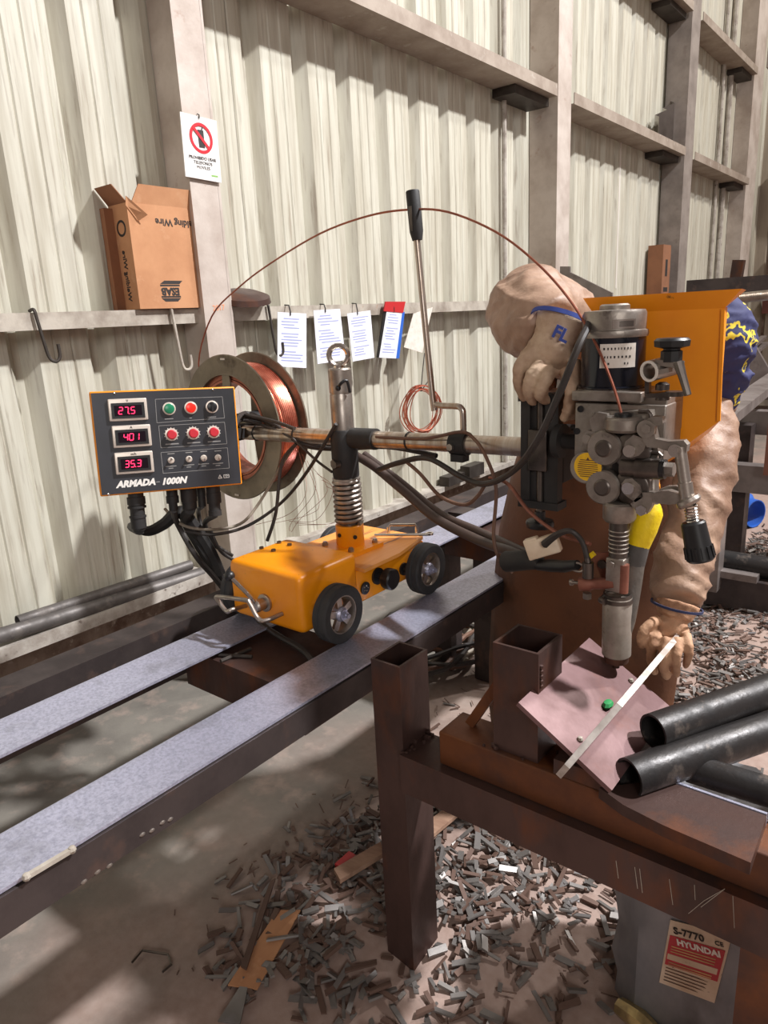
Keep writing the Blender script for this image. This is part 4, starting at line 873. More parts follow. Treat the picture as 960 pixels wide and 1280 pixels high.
# ---- flux hopper
FY = 1.44; FD = .16
def hf(x, y): return AY(x, y, FY)
tl_, tr_, br_, ob = hf(742, 385), hf(906, 385), hf(900, 526), hf(858, 556)
g = G(); q_ = [V((tl_.x, FY, tr_.z)), V((tr_.x, FY, tr_.z)), V((br_.x, FY, br_.z)), hf(858, 556), hf(822, 585), hf(808, 585), hf(790, 556), V((tl_.x, FY, br_.z))]
TP = .040
qb = [V((min(p_.x, x_lim), FY+FD, p_.z)) for p_, x_lim in ((p_, max(p_.x for p_ in q_)-TP) for p_ in q_)]
k_ = len(q_); g.add(q_+qb, [tuple(range(k_))[::-1], tuple(range(k_, 2*k_))]+[(i, (i+1) % k_, k_+(i+1) % k_, k_+i) for i in range(k_)]); fh = part('flux_hopper', g, 'orange_flat', T, 'orange sheet metal flux hopper')
ra, rb = hf(736, 366), hf(928, 361); zt = rb.z; x0, x1 = tl_.x, tr_.x; e_ = .038
lo = [V((x0, FY, tr_.z)), V((x1, FY, tr_.z)), V((x1-TP, FY+FD, tr_.z)), V((x0, FY+FD, tr_.z))]; hi = [V((x0-.015, FY-e_*.5, zt)), V((x1+.03, FY-e_*.5, zt)), V((x1+.03-TP, FY+FD+e_, zt)), V((x0-.015, FY+FD+e_, zt))]
n_ = 4; g = G(); inn = [p_ + ((lo[0]+lo[2])/2-p_)*.02 for p_ in lo]; ini = [p_ + ((hi[0]+hi[2])/2-p_)*.02 for p_ in hi]
g.add(lo+hi+inn+ini, [(i, (i+1) % 4, 4+(i+1) % 4, 4+i) for i in range(4)]+[(8+i, 12+i, 12+(i+1) % 4, 8+(i+1) % 4) for i in range(4)]+[(4+i, 4+(i+1) % 4, 12+(i+1) % 4, 12+i) for i in range(4)]+[(8, 9, 10, 11)])
part('hopper_rim', g, 'orange_flat', fh, 'flared orange rim', smooth=0)
g = G(); g.bar(tr_+V((-.002, -.002, -.002)), br_+V((-.002, -.002, 0)), .006, .004, (0, 1, 0)); part('hopper_fold', g, 'orange_flat', fh)
# outlet, taped hose
hp = [hf(815, 578)+V((0, -.01, 0)), h(815, 612, .08)]
g = G(); g.cyl(hp[0], hp[1], .0155, 18); part('hopper_outlet', g, 'orange_flat', fh)
g = G(); g.tube([h(816, 628, .07), h(813, 640, .07), h(805, 660, .065), h(797, 682, .06)], [.012, .024, .026, .0225], 18, smooth=3); part('yellow_tape', g, 'tape_yellow', T, 'yellow tape wrapped round the flux hose')
g = G(); g.cyl(hp[1]+V((0, 0, .02)), h(816, 632, .07), .012, 14); part('hose_clip', g, 'steel', T)
g = G(); g.tube([h(797, 680, .06), h(791, 704, .055)], .0235, 18); part('grey_tape', g, 'tape_grey', T)
g = G(); g.tube([h(793, 700, .055), h(789, 740, .045), h(784, 775, .03), h(781, 792, .025)], [.021, .018, .016, .012], 16, smooth=3); part('flux_hose', g, 'dirty_tube', T)
# ---- the wire bowing from the reel over the guide to the head
wp_ = [V((.40, 1.57, 1.30)), V((.385, 1.56, 1.43)), AY(265, 395, 1.55), AY(300, 358, 1.54), AY(340, 328, 1.53), AY(400, 292, 1.5), AY(460, 270, 1.48), AY(512, 262, 1.47), AY(560, 265, 1.46), AY(620, 290, 1.43), AY(670, 328, 1.40), AY(710, 372, 1.36), AY(740, 420, 1.33), AY(762, 470, 1.31), AY(775, 510, 1.295), AY(778, 530, 1.292)]
cable(wp_, .0026, 'copper_dark', 5, 'copper coated wire bowing over the guide', nm='welding_wire')
# ================================================================== WORK BENCH
B = thing('welding_bench', 'rusty welded steel tube bench with an upright stub at each end', 'bench', (1.6, 1.09, 0))
def rtube(g, x0, x1, y0, y1, z0, z1, t=.006): # open upright tube
    o = [(x0, y0), (x1, y0), (x1, y1), (x0, y1)]; i_ = [(x0+t, y0+t), (x1-t, y0+t), (x1-t, y1-t), (x0+t, y1-t)]
    v = [V((x, y, z)) for z in (z0, z1) for x, y in o]+[V((x, y, z)) for z in (z0, z1) for x, y in i_]; f = []
    for k in range(4):
        j = (k+1) % 4; f += [(k, j, 4+j, 4+k), (8+k, 12+k, 12+j, 8+j), (4+k, 4+j, 12+j, 12+k), (k, 8+k, 8+j, j)]
    return g.add(v, f)
part('leg', rtube(G(), 1.532, 1.610, 1.055, 1.157, 0, .842), 'rust_steel', B, 'tall open topped leg')
part('leg', rtube(G(), 2.29, 2.39, 1.055, 1.14, 0, .55), 'rust_orange', B, 'orange rusted leg')
part('beam', boxtube_x(G(), 1.611, 2.9, 1.04, 1.145, .55, .642), 'rust_steel', B)
g = G(); g.bb(1.70, 2.9, 1.062, 1.155, .643, .72, .004); part('upper_bar', g, 'rust_orange', B, 'orange rusted upper bar')
part('stub_tube', rtube(G(), 1.823, 1.918, 1.075, 1.175, .721, .948), 'rust_steel', B, 'short wide open tube')
g = G(); g.bar((1.742, 1.118, .722), (1.822, 1.13, .86), .02, .012, (0, 1, 0)); part('brace', g, 'rust_orange', B)
g = G()
random.seed(5)
for i in range(14): g.ball((1.61+random.random()*.02, 1.05+.1*random.random(), .645), .003+.004*random.random(), 6)
for i in range(9): g.ball((1.611, 1.052, .56+.01*i), .006, 6)
for i in range(12): g.ball((1.82+.01*random.random(), 1.07+.11*random.random(), .724), .006, 6)
for i in range(26): g.ball((1.80+.5*random.random(), 1.065+.08*random.random(), .722), .003+.003*random.random(), 6)
for i in range(5): g.ball((1.9185, 1.085, .92-.01*i), .005, 6)
part('weld_beads', g, 'rust_steel', B, kind='stuff')
# long scratches of bright metal on the beam
g = G()
for a, b in (((860.6, 1142), (880, 1126)), ((880, 1126), (906, 1111)), ((876, 1134), (905, 1112)), ((836.6, 1099), (841, 1131)), ((793.5, 1084), (797, 1111)), ((799.5, 1086), (803, 1116)), ((868, 1106), (869, 1125)), ((916, 1120), (918, 1160)), ((770, 1076), (773, 1098))): g.bar(AY(*a, 1.0395), AY(*b, 1.0395), .0008, .0006, (0, 1, 0))
part('scratches', g, 'galv_dusty', B, kind='stuff')
# slab and pipes resting on the bench
P = [V((2.05, 1.045, .721)), V((2.10, 1.024, .721)), V((2.17, 1.012, .721)), V((2.30, 1.004, .721)), V((2.297, 1.128, .721)), V((2.135, 1.128, .721))]
solo('flame_cut_slab', G().prism(P, (0, 0, .022)), 'rust_steel', 'thick brown flame-cut slab lying on the bench with a bright far edge', 'slab')
g = G(); g.bb(2.135, 2.297, 1.129, 1.134, .721, .745); solo('bright_strip', g, 'galv', 'bright ground strip along the far edge of the bench slab', 'strip')
def pp(a, b, r, lab): solo('steel_pipe', G().pipe(a, b, r, .004, 26), 'pipe_black', lab, 'pipe', 'black pipes beside the workpiece')
a, b = AZ(816, 915, .80), AZ(960, 864, .80); pp(a, a+(b-a)*3, .033, 'black pipe of the pair by the workpiece, upper one')
a, b = AZ(786, 972, .762), AZ(960, 913, .762); pp(a, a+(b-a)*3, .034, 'black pipe of the pair by the workpiece, lower one')
pp(V((2.16, 1.185, .745)), V((2.75, 1.21, .745)), .026, 'dark short pipe lying behind the bench slab')
# ================================================================== WORKPIECE (tee of two plates held in a trough)
WP = thing('steel_workpiece', 'pinkish steel plate with a bright stiffener tacked across it on the bench', 'workpiece', (2.0, 1.1, .76))
ya, yb = 1.02, 1.335
PA, PB = AY(648, 878, ya), AY(765, 988, ya); sl_ = (PB-PA); n_ = V((-sl_.z, 0, sl_.x)).normalized()
g = G(); g.prism([PA, PB, V((PB.x, yb, PB.z)), V((PA.x, yb, PA.z))], n_*-.009); part('flange_plate', g, 'plate_primer', WP)
RT_ = PA+sl_*.60; wd = (CAM_LOC-V((RT_.x, 1.15, RT_.z))); wd = V((wd.x, 0, wd.z)).normalized()
def wpt(y, t, s=0): return V((RT_.x, y, RT_.z))+wd*t+V((-wd.z, 0, wd.x))*-s
g = G(); g.prism([wpt(.985, -.03), wpt(1.02, .001), wpt(1.42, .001), wpt(1.42, .10), wpt(1.08, .10), wpt(.985, .0)], V((wd.z, 0, -wd.x))*.011); part('web_plate', g, 'plate_edge', WP, 'bright stiffener plate seen on its edge')
g = G(); c = wpt(1.19, .012); g.ball(c+V((-.012, 0, 0)), .010, 8, (1, 1.6, .8)); part('green_mark', g, 'green_mark', WP)
for y in (1.06, 1.31): part('tack_weld', G().ball(wpt(y, .006)+V((-.008, 0, 0)), .006, 8), 'galv_dusty', WP)
g = G(); g.bb(1.955, 2.05, 1.065, 1.14, .721, .752); solo('support_block', g, 'rust_steel', 'small rusty block under the tilted workpiece plate', 'block')
# ================================================================== FLUX BAG
FB = thing('flux_bag', 'silver foil flux bag with a red and cream label under the bench', 'bag', (2.15, 1.4, 0))
rows = [(0, 0), (.05, .012), (.12, .004), (.2, .012), (.28, .006), (.36, .014), (.53, .004)]
base = [(1.975, 1.385), (2.0, 1.325), (2.06, 1.275), (2.12, 1.27), (2.2, 1.27), (2.285, 1.27), (2.30, 1.33), (2.29, 1.5), (2.2, 1.58), (2.05, 1.57), (1.98, 1.48)]
v = []; f = []; n = len(base)
for z, q_ in rows:
    for k, (x, y) in enumerate(base):
        w = noise.noise(Vector((x*9, y*9, z*11)))*.02 if y > 1.28 else 0
        v.append(V((x+w-(.01 if k < 2 else 0)*z*4, y+w, z)))
for i in range(len(rows)-1): f += [(i*n+k, i*n+(k+1) % n, i*n+n+(k+1) % n, i*n+n+k) for k in range(n)]
f += [tuple(range(n))[::-1], tuple((len(rows)-1)*n+k for k in range(n))]
part('sack', G().add(v, f), 'bin_foil', FB, smooth=30)
g = G(); g.tube([(2.03, 1.27, .02), (2.08, 1.255, .03), (2.14, 1.25, .015), (2.2, 1.252, .03), (2.27, 1.255, .02)], [.02, .024, .018, .024, .016], 8, smooth=3); part('bottom_fold', g, 'foil_gold', FB, 'crumpled shiny bottom edge')
LY = 1.2665; LP = [AY(*q_, LY) for q_ in ((838, 1150), (915, 1170), (893, 1254), (824, 1228))]
g = G(); g.prism(LP, (0, .001, 0)); lb = part('bag_label', g, 'label_cream', FB)
def lu(u, w, d=.0012): a = LP[0]+(LP[1]-LP[0])*u; b = LP[3]+(LP[2]-LP[3])*u; return a+(b-a)*w-V((0, d, 0))
ux_ = lu(1, .3)-lu(0, .3); uy_ = lu(.5, 0)-lu(.5, 1)
g = G(); g.prism([lu(.04, .22), lu(.96, .22), lu(.96, .68), lu(.04, .68)], (0, .0008, 0)); part('red_panel', g, 'label_red', lb)
g = G(); g.prism([lu(.06, .50, .0016), lu(.92, .50, .0016), lu(.92, .585, .0016), lu(.06, .585, .0016)], (0, .0006, 0)); part('blank_panel', g, 'label_cream', lb)
text('lettering', 'S-7770', 'ink', lu(.34, .14), ux_, uy_, .022, lb, bold=.0005)
text('lettering', 'HYUNDAI', 'print', lu(.54, .29, .002), ux_, uy_, .019, lb, bold=.0008)
text('lettering', 'CE', 'ink', lu(.84, .15), ux_, uy_, .014, lb)
g = G()
for w in (.37, .41, .45, .62, .655): g.prism([lu(.1, w, .0018), lu(.85, w, .0018), lu(.85, w+.012, .0018), lu(.1, w+.012, .0018)], (0, .0004, 0))
part('small_print', g, 'foil_gold', lb, smooth=0)
g = G()
for i in range(5): w = .72+.05*i; g.prism([lu(.07, w), lu(.5+.4*random.random(), w), lu(.5+.4*random.random(), w+.012), lu(.07, w+.012)], (0, .0004, 0))
part('small_print', g, 'burnt', lb, smooth=0)
# ================================================================== WORKER
PN = thing('person', 'worker in tan leather jacket and brown apron bending behind the welding head', 'person', (1.75, 2.0, 0))
P_ = lambda x, y, d: AY(x, y, d)
sR, eR, wR = V((1.70, 1.83, 1.43)), P_(664, 388, 1.60), P_(695, 418, 1.455)
Lc = [(878, 520, 1.76), (884, 560, 1.70), (880, 610, 1.64), (868, 660, 1.58), (853, 705, 1.52), (848, 752, 1.46)]
hd = P_(893, 427, 1.77)
g = G()
g.tube([(1.70, 2.03, .84), (1.70, 2.02, .98), (1.72, 1.99, 1.12), (1.79, 1.93, 1.28), (1.86, 1.88, 1.37), (1.93, 1.85, 1.42)], [.165, .17, .165, .17, .14, .075], 20, smooth=3)
g.tube([sR+V((-.02, .02, -.03)), (1.86, 1.87, 1.39), P_(Lc[0][0], Lc[0][1], Lc[0][2])], [.095, .12, .085], 16, smooth=3)
g.tube([(1.90, 1.87, 1.40), hd+V((-.01, .03, -.05))], .06, 12); g.ball(hd, .078, 18, (1, 1.1, 1.2)); g.ball(hd+V((-.03, -.09, -.03)), .02, 8)
g.tube([V((1.80, 1.84, 1.42)), sR, (sR+eR)/2+V((-.02, .01, .02)), eR, (eR+wR)/2+V((0, -.02, .0)), wR], [.10, .098, .105, .108, .088, .072], 18, smooth=4)
g.tube([P_(*q_) for q_ in Lc], [.074, .066, .062, .060, .060, .055], 18, smooth=4)
g.tube([V((1.62, 2.04, .9)), V((1.60, 2.02, .5)), V((1.60, 2.05, .12))], [.11, .085, .07], 14); g.tube([V((1.78, 2.04, .9)), V((1.76, 2.06, .5)), V((1.76, 2.10, .12))], [.11, .085, .07], 14)
body = part('body', fuse(g, .0085, 7, .0095, 7.5, 3), 'leather', PN, 'tan leather jacket and sleeves')
g = G(); g.tube([V((1.70, 2.03, .98)), V((1.70, 2.03, .86))], [.178, .182], 18); g.tube([V((1.62, 2.04, .9)), V((1.60, 2.02, .5)), V((1.60, 2.05, .09))], [.125, .10, .09], 14); g.tube([V((1.78, 2.04, .9)), V((1.76, 2.06, .5)), V((1.76, 2.10, .09))], [.125, .10, .09], 14)
part('trousers', fuse(g, .014, 6, .008, 12, 5), 'cloth_dark', PN)
for x, y in ((1.60, 2.03), (1.76, 2.08)):
    g = G(); g.tube([(x, y+.02, .13), (x, y+.02, .06), (x, y-.0, .05)], [.055, .055, .05], 12); g.tube([(x, y+.05, .045), (x, y-.06, .045), (x, y-.16, .035)], [.045, .048, .038], 12, smooth=2); part('boot', fuse(g, .01, 5), 'boot', PN)
# apron
rows = [(672, 838, 480), (655, 846, 540), (640, 852, 590), (624, 854, 660), (617, 853, 740), (613, 850, 820), (612, 842, 880), (614, 838, 905)]
v = []; N_ = 20
for a_, b_, py in rows:
    L0, L1 = P_(a_, py, 1.86), P_(b_, py, 1.84)
    for k in range(N_+1):
        t_ = k/N_; p_ = L0.lerp(L1, t_); s_ = 1-(2*t_-1)**2
        p_ = p_ + V((0, -.13*s_ + .016*noise.noise(V((p_.x*7, 0, p_.z*3))), 0)); v.append(p_)
R_ = len(rows); n = N_+1; v2 = [p_+V((0, .005, 0)) for p_ in v]; K = len(v)
f = []
for i in range(R_-1):
    for k in range(N_): q_ = (i*n+k, i*n+k+1, (i+1)*n+k+1, (i+1)*n+k); f += [q_, tuple(K+j for j in q_[::-1])]
edge = [k for k in range(n)]+[i*n+N_ for i in range(1, R_)]+[(R_-1)*n+k for k in range(N_-1, -1, -1)]+[i*n for i in range(R_-2, 0, -1)]
f += [(edge[i], edge[(i+1) % len(edge)], K+edge[(i+1) % len(edge)], K+edge[i]) for i in range(len(edge))]
ap = part('apron', G().add(v+v2, f), 'apron', PN, 'long brown leather apron', smooth=60)
g = G(); g.tube([v[5*1+0]+V((0, -.004, 0)), V((1.62, 1.80, 1.40)), V((1.80, 1.80, 1.46)), V((1.95, 1.80, 1.44)), v[N_]+V((0, -.004, 0))], .012, 8, smooth=4); part('strap', g, 'apron', ap)
# gloves
def finger(g, pts, r): g.tube([P_(*q_) for q_ in pts], [r*1.05, r, r*.95, r*.8][:len(pts)], 10, smooth=3); g.ball(P_(*pts[-1]), r*.82, 8)
g = G() # hand resting on the plate
g.tube([P_(848, 753, 1.455), P_(843, 772, 1.44)], [.046, .036], 14); g.ball(P_(840, 788, 1.425), .034, 14, (1.05, .6, 1.05))
finger(g, [(822, 790, 1.40), (816, 806, 1.375), (814, 824, 1.38), (818, 840, 1.395)], .0105)
finger(g, [(834, 798, 1.39), (830, 818, 1.365), (829, 834, 1.375), (833, 846, 1.395)], .0105)
finger(g, [(847, 798, 1.395), (846, 818, 1.37), (845, 832, 1.38), (846, 843, 1.40)], .0102)
finger(g, [(858, 792, 1.41), (861, 808, 1.39), (860, 822, 1.395), (857, 832, 1.41)], .0095)
finger(g, [(824, 774, 1.41), (810, 782, 1.385), (802, 794, 1.375), (802, 806, 1.38)], .0112)
gl = part('glove', fuse(g, .0038, 3, .0014, 20, 7), 'glove', PN, 'worn tan glove resting by the plate')
g = G(); c = P_(846, 757, 1.45); g.lathe(c, P_(843, 770, 1.445)-c, [(.050, -.002), (.053, -.002), (.053, .003), (.050, .003)], 24, ring=True); part('cuff_band', g, 'cord', gl)
g = G() # hand gripping the slide knob
g.tube([P_(708, 402, 1.44), P_(696, 430, 1.42)], [.066, .052], 16); g.ball(P_(688, 440, 1.40), .052, 16, (1.05, .8, .95)); g.ball(P_(672, 452, 1.385), .042, 14, (1.1, .8, .9))
finger(g, [(668, 440, 1.37), (652, 452, 1.35), (648, 474, 1.35), (654, 496, 1.37)], .0135)
finger(g, [(676, 456, 1.36), (664, 470, 1.335), (661, 488, 1.345), (666, 502, 1.37)], .0135)
finger(g, [(688, 462, 1.36), (680, 478, 1.335), (676, 492, 1.345), (682, 500, 1.37)], .015)
finger(g, [(706, 462, 1.37), (713, 484, 1.355), (712, 504, 1.36), (706, 522, 1.375)], .0135)
finger(g, [(718, 450, 1.39), (722, 478, 1.38), (721, 500, 1.38), (716, 520, 1.39)], .0125)
gr = part('glove', fuse(g, .0042, 3, .0018, 16, 9), 'glove_pale', PN, 'pale glove gripping the slide knob')
c = P_(706, 405, 1.44); ax = P_(696, 430, 1.42)-c
g = G(); g.lathe(c, ax, [(.072, -.004), (.0745, -.004), (.0745, .005), (.072, .005)], 28, ring=True); part('cuff_band', g, 'band_blue', gr)
text('lettering', 'FL', 'band_blue', P_(701, 418, 1.36), P_(730, 432, 1.37)-P_(690, 412, 1.36), V((.15, 0, 1)), .035, gr, bold=.0012)
# head wrap
g = G(); g.ball(hd, .09, 20, (1.0, 1.1, 1.15)); g.tube([hd+V((0, .02, -.05)), hd+V((-.03, .03, -.15))], [.086, .072], 16)
hw = part('head_wrap', fuse(g, .007, 4, .007, 14, 2), 'head_wrap', PN, 'navy cloth head wrap with yellow pattern')
g = G()
for s_ in (-1, 1): g.ball(hd+V((s_*.032-.03, -.108, .0)), .012, 8, (1.3, .6, 1))
part('goggle_lens', g, 'black_plastic', PN)
# ================================================================== BACKGROUND RIGHT
RK = thing('steel_rack', 'dark steel trestle carrying long bars behind the worker', 'rack', (1.4, 4.2, 0))
def PR(x, y, d): return AY(x, y, d)
g = G(); a = PR(928, 530, 4.6); g.bb(a.x-.06, a.x+.06, 4.55, 4.67, 0, a.z); part('post', g, 'black_steel', RK)
g = G(); a = PR(1010, 500, 4.6); g.bb(a.x-.05, a.x+.07, 4.55, 4.67, 0, a.z); part('post', g, 'black_steel', RK)
g = G(); a, b = PR(880, 590, 4.45), PR(1010, 592, 4.45); g.bb(a.x-.2, b.x+.4, 4.4, 4.5, a.z-.09, a.z+.07); part('crossbeam', g, 'rack_steel', RK)
g = G(); a = PR(900, 520, 4.7); g.bb(a.x-.5, a.x+.9, 4.68, 4.78, a.z-.10, a.z+.04); part('crossbeam', g, 'rack_steel', RK)
def longbar(p0, p1, w, hh, lab, mt='rack_steel'):
    g = G(); g.bar(p0, p1, w, hh); solo('steel_bar', g, mt, lab, 'bar', 'long bars on the rack')
longbar(AZ(870, 488, 1.03), AZ(955, 429, 1.03), .13, .03, 'long flat grey bar on the rack, nearest the head wrap')
longbar(AZ(880, 540, 1.02), AZ(1000, 450, 1.02), .12, .05, 'long flat grey bar on the rack, lowest and nearest the worker')
longbar(AZ(880, 480, 1.12), AZ(955, 421, 1.12), .06, .03, 'thin grey bar on the rack, topmost beside the head wrap')
g = G(); a = PR(895, 610, 3.6); g2 = rtube(G(), a.x-.05, a.x+.05, 3.55, 3.65, .16, a.z); solo('square_tube_post', g2, 'rack_steel', 'grey upright square tube with open top behind the left sleeve', 'post')
g = G(); a = PR(880, 715, 3.7); g.bb(a.x-.25, a.x+1.2, 3.62, 3.8, a.z-.14, a.z+.02); g.bb(a.x-.25, a.x+1.2, 3.70, 3.72, .0, a.z-.14); solo('floor_girder', g, 'black_steel', 'black girder lying across the floor behind the worker', 'girder')
a = PR(885, 680, 3.75); c = PR(880, 715, 3.7)
g = G().pipe(V((a.x-.1, 3.72, c.z+.075)), V((a.x+1.2, 3.70, c.z+.06)), .055, .006); solo('steel_pipe', g, 'pipe_black', 'dark round pipe lying on the black floor girder', 'pipe')
g = G(); a = PR(920, 694, 3.6); g.bb(a.x-.12, a.x+.1, 3.6, 3.68, c.z+.021, c.z+.055); solo('steel_offcut_block', g, 'rack_steel', 'flat steel block on top of the black girder', 'block')
def crumple(name, c, r, mt, lab, cat, sc=(1, 1, .6)):
    g = G(); g.ball(c, r, 12, sc)
    for v_ in g.v: v_ += V((noise.noise(v_*14), noise.noise(v_*14+V((5, 0, 0))), .6*noise.noise(v_*14+V((0, 7, 0)))))*r*.5
    solo(name, g, mt, lab, cat, smooth=20)
def fl_(x, y): p_ = AZ(x, y, 0); return p_
p_ = fl_(932, 655); g = G().pipe(p_+V((-.05, 0, .10)), p_+V((.07, -.06, .10)), .10, .006); solo('plastic_cup', g, 'blue_plastic', 'round blue plastic tub lying on the scrap', 'tub')
p_ = fl_(921, 640); crumple('plastic_bag', p_+V((0, .1, .06)), .12, 'blue_plastic', 'crumpled blue plastic behind the blue tub', 'plastic')
p_ = fl_(908, 648); crumple('paper_bag', p_+V((0, 0, .06)), .13, 'label', 'crumpled pale bag left of the blue tub', 'bag')
p_ = fl_(898, 738); crumple('plastic_scrap', p_+V((0, 0, .02)), .09, 'blue_plastic', 'flat blue plastic scrap under the black girder', 'plastic', (1.5, .7, .25))
p_ = PR(963, 560, 4.3); g = G(); g.bb(p_.x-.02, p_.x+.4, 4.28, 4.31, p_.z-.15, p_.z+.14); solo('orange_mesh_panel', g, 'orange_mesh', 'orange mesh panel at the right edge behind the rack', 'panel')
g = G(); a, b = PR(890, 376, 2.6), PR(1010, 364, 2.9); g.cyl(a, b, .012, 10)
for i in range(46): g.lathe(a+(b-a)*(i/46), b-a, [(.012, -.003), (.018, 0), (.012, .003)], 10, ring=True)
solo('spiral_hose', g, 'steel', 'grey ribbed metal rod behind the hopper rim', 'rod')
g = G(); q_ = [PR(700, 333, 4.7), PR(712, 333, 4.7), PR(712, 340, 4.7), PR(765, 366, 4.7), V((PR(765, 420, 4.7).x, 4.7, .0)), V((PR(690, 420, 4.7).x, 4.7, .0))]; g.prism(q_, (0, .02, 0)); solo('grey_sheet_plate', g, 'rack_steel', 'dark grey cut sheet standing behind the raised sleeve', 'sheet')
g = G(); a, b = PR(862, 358, 7.0), PR(930, 355, 7.0); g.bb(a.x, b.x+.3, 6.9, 7.6, a.z-.1, a.z+.05); solo('dark_crate', g, 'black_steel', 'dark crate far behind the hopper rim', 'crate')
g = G(); a = PR(930, 430, 6.5); g.prism([PR(895, 500, 6.5), PR(970, 500, 6.5), PR(960, 460, 6.5), PR(925, 400, 6.5), PR(905, 400, 6.5)], (0, .05, 0)); solo('dark_plate', g, 'rack_steel', 'dark triangular steel plate behind the head wrap', 'plate')
q0, q1 = PR(912, 400, 9.5), PR(924, 325, 9.5); q0 = q1+(q0-q1)*((q1.z-.03)/(q1.z-q0.z)); g = G(); g.bar(q0, q1, .12, .12, (0, 1, 0)); solo('leaning_bar', g, 'rust_steel', 'dark bar leaning by the far corner column', 'bar')
# stuff beside the wall under the arm
g = G(); g.prism([AX(528, 545, .3), AX(534, 598, .3), AX(545, 640, .3), AX(548, 560, .3)], (.02, 0, 0)); 
g = G(); a = AX(643, 470, .5); g.bb(.3, .36, 5.0, 5.2, 0, 1.2); solo('wood_board', g, 'wood', 'pale wooden board standing between wall and worker', 'board')
g = G(); g.bb(.42, .46, 4.8, 5.02, 0, 1.25); solo('steel_plate', g, 'black_steel', 'dark plate standing beside the pale board behind the glove', 'plate')
for i, (x, y) in enumerate(((575, 590), (600, 572))):
    p_ = AX(x, y, .12); g = G(); g.bb(.02, .09, p_.y-.08, p_.y+.10, .532, .59+.02*i); solo('steel_offcut_block', g, 'dark_metal', ('grey block on the wall ledge under the cross arm', 'dark block on the wall ledge further right under the arm')[i], 'block')
# ================================================================== ON THE FLOOR
def flat(pts, th, mt, name, lab, cat, zz=.004, tilt=0):
    q_ = [AZ(x, y, .02) for x, y in pts]; q_ = [V((p_.x, p_.y, fz(p_.x, p_.y)+zz+tilt*i)) for i, p_ in enumerate(q_)]; solo(name, G().prism(q_, (0, 0, th)), mt, lab, cat)
flat([(285, 1232), (348, 1145), (377, 1150), (322, 1240)], .004, 'cardboard', 'cardboard_scrap', 'flat torn piece of cardboard on the floor among cuttings', 'cardboard', .01)
flat([(419, 1106), (477, 1078), (482, 1095), (427, 1124)], .014, 'wood', 'floor_plank', 'short pinkish plank left of the bench leg', 'plank', .02)
flat([(530, 1062), (575, 1018), (592, 1026), (540, 1080)], .012, 'wood', 'floor_plank', 'pinkish plank on the cuttings right of the bench leg', 'plank', .03)
flat([(504, 1078), (532, 1068), (540, 1078), (508, 1092)], .004, 'scrap', 'flat_bar_offcut', 'short wide bright flat bar on the cuttings by the bench leg', 'offcut', .05)
flat([(302, 1215), (338, 1108), (345, 1104), (309, 1220)], .006, 'scrap_brown', 'long_bar_offcut', 'long thin brown bar lying over the cardboard', 'offcut', .02)
flat([(272, 1275), (300, 1235), (310, 1237), (300, 1280)], .004, 'scrap', 'flat_bar_offcut', 'pale flat bar at the bottom edge below the cardboard', 'offcut', .01)
g = G(); q_ = [AZ(*p_, .006) for p_ in ((165, 1203), (178, 1188), (210, 1193), (214, 1206), (203, 1215))]; g.tube(q_, .003, 6); solo('bent_wire', g, 'steel_dark', 'bent piece of wire rod alone on the dusty floor', 'wire')
p_ = AZ(433, 1083, .05); g = G(); g.bb(p_.x-.015, p_.x+.02, p_.y-.03, p_.y+.03, fz(p_.x, p_.y)+.01, fz(p_.x, p_.y)+.03); solo('red_scrap', g, 'red_plastic', 'small red wrapper on the cuttings', 'wrapper')
# tangle of cables under the track
random.seed(21)
for k in range(3):
    c = AZ(548, 812, .03); pts = []; R0 = .16+.05*k
    for i in range(34):
        a = i*.55+k; rr_ = R0+.07*math.sin(i*1.3+k*2); pts.append(V((c.x-.05+rr_*math.cos(a), c.y+rr_*1.2*math.sin(a), .02+.02*k+.012*math.sin(i*2.1)+.0015*i)))
    solo('floor_cable', G().tube(pts, .011, 6, smooth=3), ('cable_tan', 'cable_brown', 'cable')[k], ('pale cable coiled in the tangle on the floor under the track', 'brown cable coiled in the tangle on the floor under the track', 'black cable coiled in the tangle on the floor under the track')[k], 'cable', 'cables under the track')
g = G(); g.tube([AZ(318, 768, .775), AZ(330, 782, .755), AZ(352, 797, .745), AZ(372, 808, .745), AZ(388, 822, .742), AZ(398, 840, .70), AZ(402, 850, .55)], .008, 8, smooth=5); solo('trailing_cable', g, 'cable', 'black cable trailing under the front of the tractor', 'cable')
# steel cuttings: the 300 nearest are things, the rest one heap
random.seed(3)
protos = []
for k in range(6):
    L_ = (.034, .045, .055, .028, .065, .04)[k]; w = (.012, .010, .011, .014, .009, .013)[k]; t_ = (.005, .006, .004, .005, .004, .007)[k]
    g = G(); g.prism([V((-L_/2, -w/2, 0)), V((L_/2, -w/2*.9, 0)), V((L_/2+.003, w/2, 0)), V((-L_/2+.002, w/2*1.05, 0))], (0, 0, t_)); protos.append(g)
pm = {}
for k, g in enumerate(protos):
    for mt in ('scrap', 'scrap_brown'):
        me = mesh('steel_offcut', G().add(g.v, g.f), 0); me.materials.append(MATS[mt]); pm[(k, mt)] = me
spots = []
def dens(x, y):
    d = 0
    for cx, cy, r, w in ((1.52, 1.32, .26, 1), (1.33, 1.22, .22, .8), (1.42, 1.62, .24, .9), (1.66, 1.55, .2, .8), (1.20, 1.40, .12, .7), (1.62, 1.05, .16, .55), (1.42, .98, .16, .65), (1.3, .9, .12, .5), (1.75, 1.35, .2, .35), (1.85, 1.7, .3, .35)):
        d = max(d, w*math.exp(-((x-cx)**2+(y-cy)**2)/(r*r)))
    return d*(.55+.9*noise.noise(V((x*7, y*7, 2))))
tries = 0
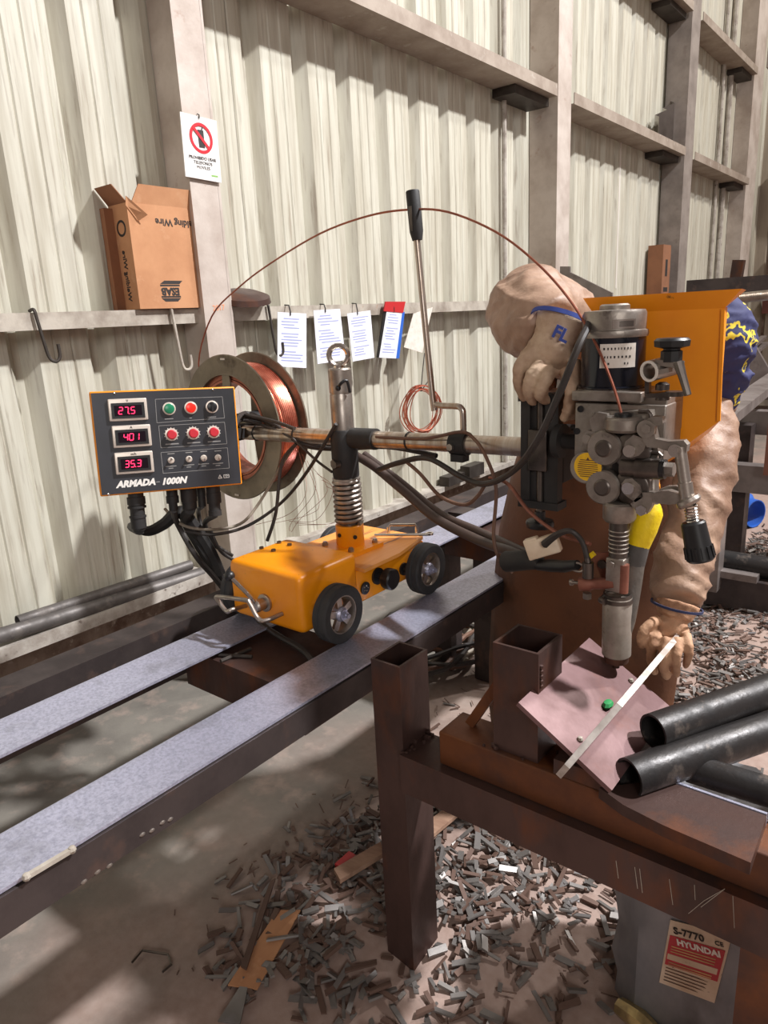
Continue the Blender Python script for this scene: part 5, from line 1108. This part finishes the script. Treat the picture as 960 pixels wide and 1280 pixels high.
while len(spots) < 1500 and tries < 60000:
    tries += 1; x = random.uniform(.95, 2.2); y = random.uniform(.75, 2.2)
    if random.random() < max(dens(x, y), .012) and not (1.52 < x < 1.62 and 1.04 < y < 1.17): spots.append((x, y, .022))
tries = 0; n0 = len(spots)
while len(spots) < n0+5600 and tries < 90000:
    tries += 1; x = random.uniform(1.2, 2.9); y = random.uniform(2.1, 5.5)
    if random.random() < .85*(.6+.8*noise.noise(V((x*3, y*3, 1)))) and x > 1.5-.0*(y): spots.append((x, y, .02))
spots.sort(key=lambda s_: (s_[0]-CAM_LOC.x)**2+(s_[1]-CAM_LOC.y)**2)
big = G(); bigb = G(); cnt = 0
for x, y, hz in spots:
    k = random.randrange(6); mt = 'scrap' if random.random() < .62 else 'scrap_brown'
    z = fz(x, y)+random.random()*hz*(dens(x, y)*1.2+.15 if y < 2.2 else .8)
    rot = Matrix.Rotation(random.uniform(0, 6.28), 3, 'Z') @ Matrix.Rotation(random.gauss(0, .22), 3, 'Y') @ Matrix.Rotation(random.gauss(0, .25), 3, 'X')
    s_ = random.uniform(.6, 1.35)
    p2 = V((x, y, z))-CAM_LOC; dz_ = p2.dot(FW); sx = 480+887*p2.dot(RT)/dz_; sy_ = 640+887*p2.dot(DN)/dz_
    hidden = (sy_ > 1290 or sx < -5 or sx > 965)
    if cnt < 300 and not hidden:
        o = bpy.data.objects.new('steel_offcut', pm[(k, mt)]); COL.objects.link(o); o.location = (x, y, z); o.rotation_euler = rot.to_euler(); o.scale = (s_, s_, s_)
        o['label'] = 'short grey flat steel cutting lying in the scrap on the floor'; o['category'] = 'offcut'; o['group'] = 'steel cuttings on the floor'; cnt += 1
    elif not hidden:
        gg = big if mt == 'scrap' else bigb; P0 = protos[k]; gg.add([V((x, y, z))+rot @ (v_*s_) for v_ in P0.v], P0.f)
solo('steel_cuttings', big, 'scrap', 'heap of grey steel cuttings covering the floor around the bench and beyond', 'cuttings', smooth=0, kind='stuff', org=(0, 0, 0))
solo('brown_cuttings', bigb, 'scrap_brown', 'dusty brown steel cuttings mixed through the floor scrap', 'cuttings', smooth=0, kind='stuff', org=(0, 0, 0))
# fine grit and thin slivers
random.seed(8); g = G()
for i in range(2600):
    x = random.uniform(.9, 2.9); y = random.uniform(.7, 4.5)
    if random.random() > .35+.6*noise.noise(V((x*4, y*4, 9))): continue
    L_ = random.uniform(.006, .05); a = random.uniform(0, 6.28); z = fz(x, y)+.003; d_ = V((math.cos(a), math.sin(a), 0)); g.bar(V((x, y, z)), V((x, y, z+.002))+d_*L_, .003, .002)
solo('metal_slivers', g, 'scrap_brown', 'thin slivers and grit of metal strewn over the dusty floor', 'slivers', smooth=0, kind='stuff', org=(0, 0, 0))
bpy.context.view_layer.update()
